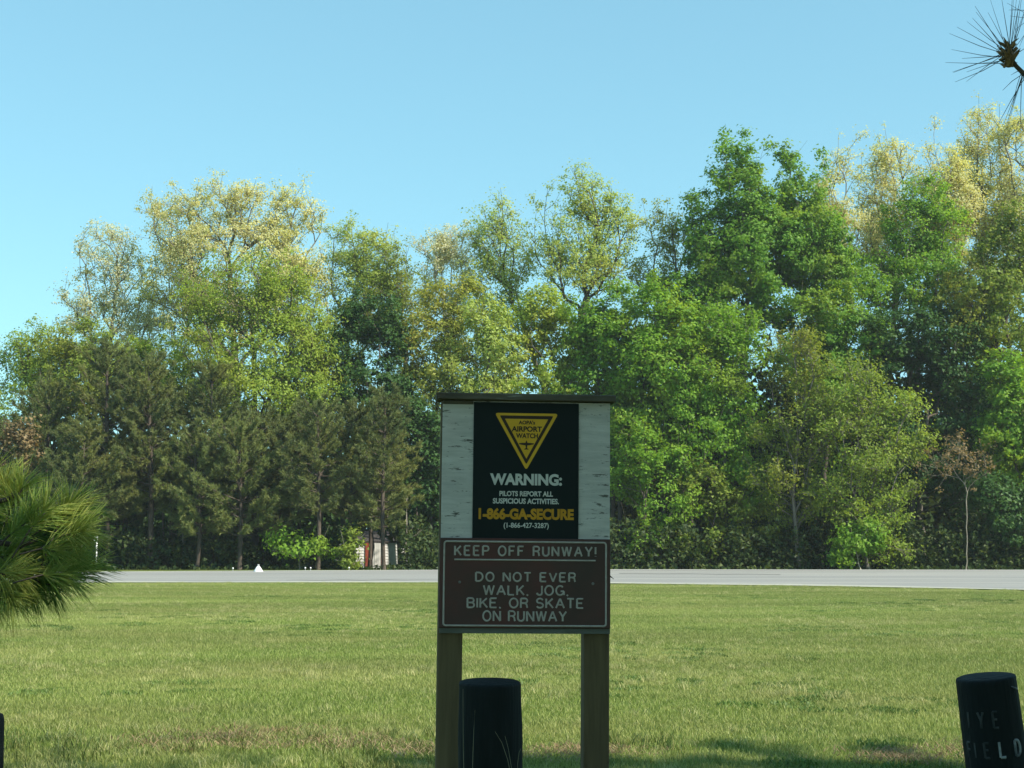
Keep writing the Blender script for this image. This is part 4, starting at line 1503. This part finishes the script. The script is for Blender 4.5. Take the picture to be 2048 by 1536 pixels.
def bollard(label, px, py_top, Y, rad, lean, seed, bulge=.0):
    rng = np.random.default_rng(seed)
    t = at(px, py_top, Y)
    H = t.z
    root = empty('bollard', (t.x + H * math.sin(lean), Y, 0))
    root.rotation_euler = (0, -lean, 0)
    H /= math.cos(lean)
    seg = 40
    ph = rng.uniform(0, 6.28, 4)
    prof = []
    for s in np.linspace(0, 1, 20):
        z = -.15 + (H - .022 + .15) * s
        prof.append((rad * (1 + .02 * math.sin(z * 9 + ph[0]) + bulge * math.exp(-((z - (H - .16)) / .09) ** 2)), z))
    prof += [(rad * .992, H - .009), (rad * .97, H - .003), (rad * .90, H - .0005), (rad * .6, H + .001), (rad * .3, H + .0025), (rad * .03, H + .003)]
    mb = MB()
    for r_, z_ in prof:
        for k in range(seg):
            a = 2 * math.pi * k / seg
            q = r_ * (1 + .012 * math.sin(3 * a + ph[1]) + .008 * math.sin(7 * a + ph[2] + z_ * 2))
            mb.v.append((q * math.cos(a), q * math.sin(a), z_ + (.004 * math.sin(a + ph[3]) * r_ / rad if z_ > H - .03 else 0)))
    for j in range(len(prof) - 1):
        for k in range(seg):
            k2 = (k + 1) % seg
            mb.f.append((j * seg + k, j * seg + k2, (j + 1) * seg + k2, (j + 1) * seg + k))
    mb.f.append(tuple(range((len(prof) - 1) * seg, len(prof) * seg)))
    mb.build('stump', BLACK, root, smooth=True)
    tag(root, label, 'bollard', 'black wooden bollards at the near edge')
    return root, H


GBOL = .0
b1, h1 = bollard('thick black wooden bollard in front of the left post of the sign', 980, 1362, 4.45, 61.5 * 4.45 / F, .005, 1, .045)
b2, h2 = bollard('leaning black wooden bollard with faint white capital letters, lower right corner', 1971, 1352, 4.6, 57.5 * 4.6 / F, R(5.2), 2)
b3, h3 = bollard('black wooden bollard just peeping in at the left edge of the picture', -57, 1428, 4.75, 59 * 4.75 / F, R(2), 3)

# letters painted on the leaning bollard, wrapped round its curved face
FAINT = surf_mat('faded_stencil_paint', [(.45, (.018, .022, .023)), (.65, (.055, .06, .063))], 16, .7, .1)
STENC = surf_mat('stencil_paint', [(.35, (.05, .055, .06)), (.6, (.26, .27, .28))], 22, .7, .1)
rad2 = 57.5 * 4.6 / F
ang0 = math.radians(-90) + math.atan2(b2.location.x, 4.6) * 0


def wrapped(body, cols, zt, zb, mat, rr=.0042, wcol=.22):
    for ch, u in zip(body, cols):
        wd, st_ = G[ch]
        lines = []
        for s in st_:
            ln = []
            for (a0, b0), (a1, b1_) in zip(s, s[1:]):
                for q in np.linspace(0, 1, 4)[:-1]:
                    ln.append((a0 + (a1 - a0) * q, b0 + (b1_ - b0) * q))
            ln.append(s[-1])
            pts = []
            for a, b in ln:
                al = R(-90 - 22) + (u + a * wcol) * 1.15
                pts.append((math.cos(al) * (rad2 * 1.004), math.sin(al) * (rad2 * 1.004), h2 - (zt + (zb - zt) * (1 - b))))
            lines.append(pts)
        curve_to_mesh('letter', lines, rr, mat, b2.children[0])


px2m = 4.6 / F
wrapped('IYE', (-.62, -.30, .12), 62 * px2m, 92 * px2m, FAINT)
wrapped('FIE', (-.80, -.50, -.22), 120 * px2m, 148 * px2m, FAINT)
wrapped('LD', (.20, .68), 119 * px2m, 148 * px2m, STENC, .0048, .26)
wrapped('IF', (.12, .36), 181 * px2m, 208 * px2m, STENC, .0046)
# pale curl near the top right: the lit edge's thin highlight, modelled
MB().tube([(rad2 * .55, -rad2 * .85, h2 - .030), (rad2 * .68, -rad2 * .76, h2 - .037), (rad2 * .80, -rad2 * .64, h2 - .042)], [.0015, .0036, .003], 6).build('lit_edge_curl', STENC, b2.children[0])

# grass stems in front of the middle bollard
mb = MB()
ST = leaf_mat('dry_stem', (.22, .21, .14), (.30, .29, .2), None, .2)


def stem(px0, py0, px1, py1, px2_, py2_, Y, r0=.0017):
    a, b, c = at(px0, py0, Y), at(px1, py1, Y), at(px2_, py2_, Y)
    pts = [(a * (1 - s) ** 2 + b * 2 * s * (1 - s) + c * s * s) for s in np.linspace(0, 1, 9)]
    mb.tube(pts, [r0 * (1 - .75 * s) for s in np.linspace(0, 1, 9)], 4)


for a in ((1035, 2040, 1050, 1530, 990, 1463), (1036, 2040, 1040, 1560, 1010, 1472), (1038, 2040, 1025, 1500, 1042, 1497), (941, 2050, 925, 1560, 926, 1378), (944, 2050, 940, 1560, 950, 1420)):
    a = list(a)
    for i in (1,):
        a[i] = 1094 + F * EYE / 4.33
    stem(*a, 4.33 - .0)
o = mb.build('grass_stems', ST)
tag(o, 'few tall dry grass stems rising in front of the thick black bollard', 'grass stems', kind='stuff')

# ------------------------------------------------------------------ near pine bough at the left (part of a young pine standing left of the frame)
def near_needles(shoots, n_per, length, rad, rng, mat, parent, name, fwd=.75, droop=.0, segs=2):
    """long needles as tapering three-sided slivers bent over two segments; shoots: list of (base, tip)"""
    Vs, Fs, Ts = [], [], []
    off = 0
    for (a, b, tn) in shoots:
        a, b = np.array(a), np.array(b)
        d = b - a
        L = np.linalg.norm(d)
        d /= L
        n = n_per
        s = 1 - rng.random(n) ** 1.3
        p0 = a + d * (s * L)[:, None]
        r = rng.normal(size=(n, 3))
        r -= (r @ d)[:, None] * d
        r /= np.linalg.norm(r, axis=1)[:, None] + 1e-9
        k = fwd + (s - .5) * .7 + rng.normal(size=n) * .15
        dr = r + d * k[:, None]
        dr /= np.linalg.norm(dr, axis=1)[:, None]
        ln = (length * rng.uniform(.75, 1.1, n))[:, None]
        m = p0 + dr * ln * .5
        t = p0 + dr * ln + np.array([0, 0, -1]) * (droop * ln * rng.uniform(.3, 1.2, n)[:, None]) + r * ln * .04
        u = np.cross(dr, rng.normal(size=(n, 3)))
        u /= np.linalg.norm(u, axis=1)[:, None] + 1e-9
        w_ = np.cross(dr, u)
        V = []
        for c, rr in ((p0, rad * .8), (m, rad)):
            for an in (0, 2.09, 4.19):
                V.append(c + (u * math.cos(an) + w_ * math.sin(an)) * rr)
        V.append(t)
        V = np.stack(V, 1).reshape(-1, 3)
        i = (np.arange(n) * 7 + off)[:, None]
        for tri in ((0, 1, 4), (0, 4, 3), (1, 2, 5), (1, 5, 4), (2, 0, 3), (2, 3, 5), (3, 4, 6), (4, 5, 6), (5, 3, 6)):
            Fs.append(np.concatenate([i + tri[0], i + tri[1], i + tri[2]], 1))
            Ts.append(np.clip(tn + rng.random(n) * .4 - .1, 0, 1))
        off += len(V)
        Vs.append(V)
    return mesh_obj(name, np.concatenate(Vs), np.concatenate(Fs), mat, parent, tone=np.concatenate(Ts))


rng = np.random.default_rng(21)
NY = 5.6
root = empty('young_pine', (-3.4, 5.9, 0))
rl = Vector((-3.4, 5.9, 0))
tw = MB()
tw.tube([(0, 0, -.1), (.02, 0, .8), (-.02, .03, 1.9), (0, 0, 3.2)], [.09, .075, .055, .02], 10)
tw.build('trunk', BARK_PINE, root, smooth=True)
br = MB()
shoots = []
limb_pts = [((-60, 1075), (40, 1092), (75, 1080)), ((-60, 1120), (30, 1150), (60, 1150)), ((-60, 1010), (10, 1000), (40, 985)), ((-60, 1180), (10, 1190), (30, 1180))]
tips = [(45, 975, 0, -62), (8, 968, .1, -95), (-20, 950, .2, -80), (92, 1020, -.1, -50), (140, 1008, 0, -62), (158, 1015, .05, -25), (60, 1035, -.1, -40), (112, 1055, .1, -25), (165, 1062, -.1, -12), (30, 1062, .2, -30),
        (150, 1105, 0, -20), (172, 1135, .1, -38), (120, 1100, -.1, 5), (78, 1098, .15, -5), (28, 1105, 0, -10), (-5, 1050, .1, -40), (130, 1150, -.1, 0), (85, 1148, .2, 12), (38, 1150, -.1, 8), (-10, 1120, .1, 0),
        (-25, 1020, 0, -60), (66, 1180, .05, 30), (25, 1195, -.1, 38), (-15, 1205, .1, 45), (98, 1078, .2, -30), (0, 1160, .3, 15), (108, 1170, 0, 18), (-30, 1170, 0, 30)]
for px, py, dy, an in tips:
    Y = NY + dy * 1.2
    tip = np.array(at(px, py, Y)) - np.array(rl)
    ln_ = rng.uniform(32, 55)
    org = np.array(at(px - ln_ * math.cos(R(an)), py - ln_ * math.sin(R(an)), Y + rng.uniform(-.06, .06))) - np.array(rl)
    lit = rng.uniform(.15, .9)
    shoots.append((org, tip, lit))
    br.tube([org + (org - tip) * 1.2 + np.array([0, 0, -.03]), org, (org + tip) / 2 + np.array([0, 0, -.01]), tip], [.0035, .0035, .0035, .003], 5)
for l in limb_pts:
    q = [np.array(at(a, b, NY)) - np.array(rl) for a, b in l]
    br.tube([np.array([0, 0, q[0][2] - .25]), (q[0] + np.array([0, 0, q[0][2] - .1])) / 2, q[0], q[1], q[2]], [.028, .022, .016, .011, .006], 6)
br.build('branch', BARK_PINE, root, smooth=True)
near_needles(shoots, 150, .17, .0014, rng, L_NEAR, root, 'needles', fwd=.95, droop=.14)
# upper foliage of the same pine, out of the picture to the left
far_sh = []
for k in range(26):
    a = rng.uniform(1.8, 5.0)
    z = rng.uniform(1.2, 3.1)
    r_ = (3.5 - z) * .35
    c = np.array([math.cos(a) * r_, math.sin(a) * r_, z])
    far_sh.append((c * np.array([.5, .5, .97]), c, .3))
near_needles(far_sh, 90, .17, .0016, rng, L_NEAR, root, 'needles', fwd=.6, droop=.1)
tag(root, 'young pine bough with long green needles reaching in at the left edge', 'pine tree')

# ------------------------------------------------------------------ overhanging pine twig, top right; its tree stands right of the frame
TYD = 3.7
tree = empty('large_pine', (5.0, 2.0, 0))
tl = np.array([5.0, 2.0, 0])
mb = MB()
mb.tube([(0, 0, -.1), (.03, 0, 2), (-.04, .05, 5), (.05, 0, 9), (0, 0, 12.5)], [.2, .18, .15, .10, .03], 14)
mb.build('trunk', BARK_PINE, tree, smooth=True)
K = lambda px, py, Y=TYD: np.array(at(px, py, Y)) - tl
hub, elbow = K(2018, 112), K(2046, 146)
br = MB()
br.tube([np.array([-.1, 0, 3.3]), np.array([-1.6, -.1, 3.1]), K(2200, 250), K(2120, 200), elbow, K(2032, 132), hub], [.05, .035, .016, .010, .0065, .006, .006], 7)
br.tube([K(2120, 200), K(2090, 120), K(2075, 60)], [.007, .006, .004], 6)
br.build('branch', BARK_PINE, tree, smooth=True)
# explicit needles read from the photograph (photo pixels of the tips)
tipsn = [(1950, 12), (1952, 24), (1945, 36), (1934, 43), (1914, 54), (1899, 67), (1903, 99), (1924, 117), (1891, 125), (1905, 144), (1907, 145), (1910, 164), (1933, 163), (1933, 144), (1966, 126), (1976, 25), (1981, 0),
         (2003, -5), (2025, -10), (2028, -8), (2034, -10), (2037, 12), (2044, -10), (2050, 20), (2056, 60), (2060, 90), (2041, -6), (2055, 5)]
nd = MB()
for i, (px, py) in enumerate(tipsn):
    a = hub + rng.normal(size=3) * .006
    b = K(px, py, TYD + rng.uniform(-.08, .08))
    m_ = (a + b) / 2 + np.array([0, 0, rng.uniform(-.006, .002)])
    nd.tube([a, m_, b], [.0009, .0009, .0004], 4)
for i, (px, py) in enumerate([(2005, 181), (1990, 260), (2010, 262), (2014, 258), (2022, 150), (2027, 200), (2060, 230), (2040, 270), (2008, 246)]):
    a = elbow + rng.normal(size=3) * .004
    b = K(px, py, TYD + rng.uniform(-.06, .06))
    nd.tube([a, (a + b) / 2 + np.array([0, 0, .004]), b], [.0009, .0009, .0004], 4)
for px, py in ((2018, 20), (2020, 32), (2024, 18), (2014, 6), (2030, 60), (2038, 95)):
    a = K(2075, 55 - rng.uniform(0, 60))
    nd.tube([a, K(px, py)], [.0009, .0004], 4)
NEED_D = leaf_mat('needle_shaded', (.05, .06, .05), (.08, .09, .065), (.11, .11, .07), .1)
nd.build('needles', NEED_D, tree)
# bud cluster: scaly brown cone-like bud made of overlapping scales
cb = MB()
rng2 = np.random.default_rng(5)
for k in range(46):
    a = rng2.uniform(0, 6.28)
    z = rng2.uniform(-.028, .034)
    r_ = .014 * math.sqrt(max(.15, 1 - (z / .04) ** 2))
    c = hub + np.array([math.cos(a) * r_, math.sin(a) * r_, z])
    o_ = np.array([math.cos(a), math.sin(a), .7])
    q_ = rng2.uniform(.6, 1.5)
    cb.tube([c, c + o_ * .007 * q_, c + o_ * .016 * q_], [.0038, .003, .0006], 5)
cb.tube([hub + np.array([0, 0, -.03]), hub, hub + np.array([0, 0, .034])], [.009, .014, .005], 9)
for q in ((2003, 100), (1999, 120), (2008, 135), (2034, 95), (2030, 118)):
    cb.tube([hub, K(*q)], [.006, .0035], 5)
CONE = surf_mat('bud_scale', [(.35, (.12, .07, .035)), (.65, (.34, .22, .11))], 60, .8, .3)
cb.build('bud_cluster', CONE, tree)
# crown of the large pine overhead to the right (gives the shade on the sign)
rng = np.random.default_rng(31)
tc, td, lp, lpar = [], [], [np.array([0, 0, 3.0])], [-1]
for z in np.arange(3.2, 7.8, .27):
    for q in range(5):
        a = rng.uniform(0, 6.28)
        ln = 2.9 * (1 - ((z - 5.5) / 8.5) ** 2) * rng.uniform(.6, 1.1)
        base_i = len(lp)
        lp.append(np.array([0, 0, z]))
        lpar.append(0)
        last = base_i
        for s in np.linspace(.2, 1, 6):
            p_ = np.array([math.cos(a) * ln * s, math.sin(a) * ln * s, z + .35 * ln * s * s]) + rng.normal(size=3) * .06
            # keep the picture's field of view free of this crown
            wx, wy, wz = p_ + tl
            if wx < wy * .40 + .35 and wz < wy * .42 + 1.6: break
            lp.append(p_)
            lpar.append(last)
            last = len(lp) - 1
            for r_ in range(5):
                tc.append(p_ + rng.normal(size=3) * .24)
                dd = rng.normal(size=3) + np.array([0, 0, .5])
                td.append(dd / np.linalg.norm(dd))
V, Ff, tone = needle_tufts(np.array(tc), np.array(td), 16, .22, .02, rng, .7)
mesh_obj('crown', V, Ff, L_PINE, tree, tone=tone)
lp, lpar = np.array(lp), np.array(lpar)
ok = [i for i in range(1, len(lp)) if lpar[i] != 0]
lb = MB()
for i in ok:
    lb.v += [tuple(lp[lpar[i]] + np.array([0, 0, .03])), tuple(lp[lpar[i]] - np.array([0, 0, .03])), tuple(lp[i])]
    b_ = len(lb.v)
    lb.f.append((b_ - 3, b_ - 2, b_ - 1))
lb.build('branch', BARK_PINE, tree)
tag(tree, 'large pine whose dark twig with long needles hangs in at the top right corner', 'pine tree')

# neighbours of that pine along the car park, out of the picture: they throw the shade at the foot of the picture; the two behind the camera are added to cut sky light
for i, (x, y, H, r_) in enumerate(((9.3, -.2, 11.5, 2.6), (12.8, 1.0, 12.5, 3.0), (8.4, 3.0, 9.2, 1.5), (2.5, -5, 13, 3.4), (-3.5, -5.5, 12, 3.4))):
    pine_tree('large_pine', 'large pine out of the picture to the right, number along the car park edge', 0, 0, y, 0, 0, L_PINE, 500 + i, .18, 'pines beside the car park right of the picture',
              world=((x, y, 0), H, r_, 2.6), tuft=1.6)['label'] = (
        'nearest tall pine outside the picture behind the overhanging twig', 'farthest tall pine outside the picture to the right',
        'slim pine outside the picture beside the field edge', 'unseen broad pine added right behind the camera to dim sky light', 'unseen broad pine added behind the camera to the left to dim sky light')[i]
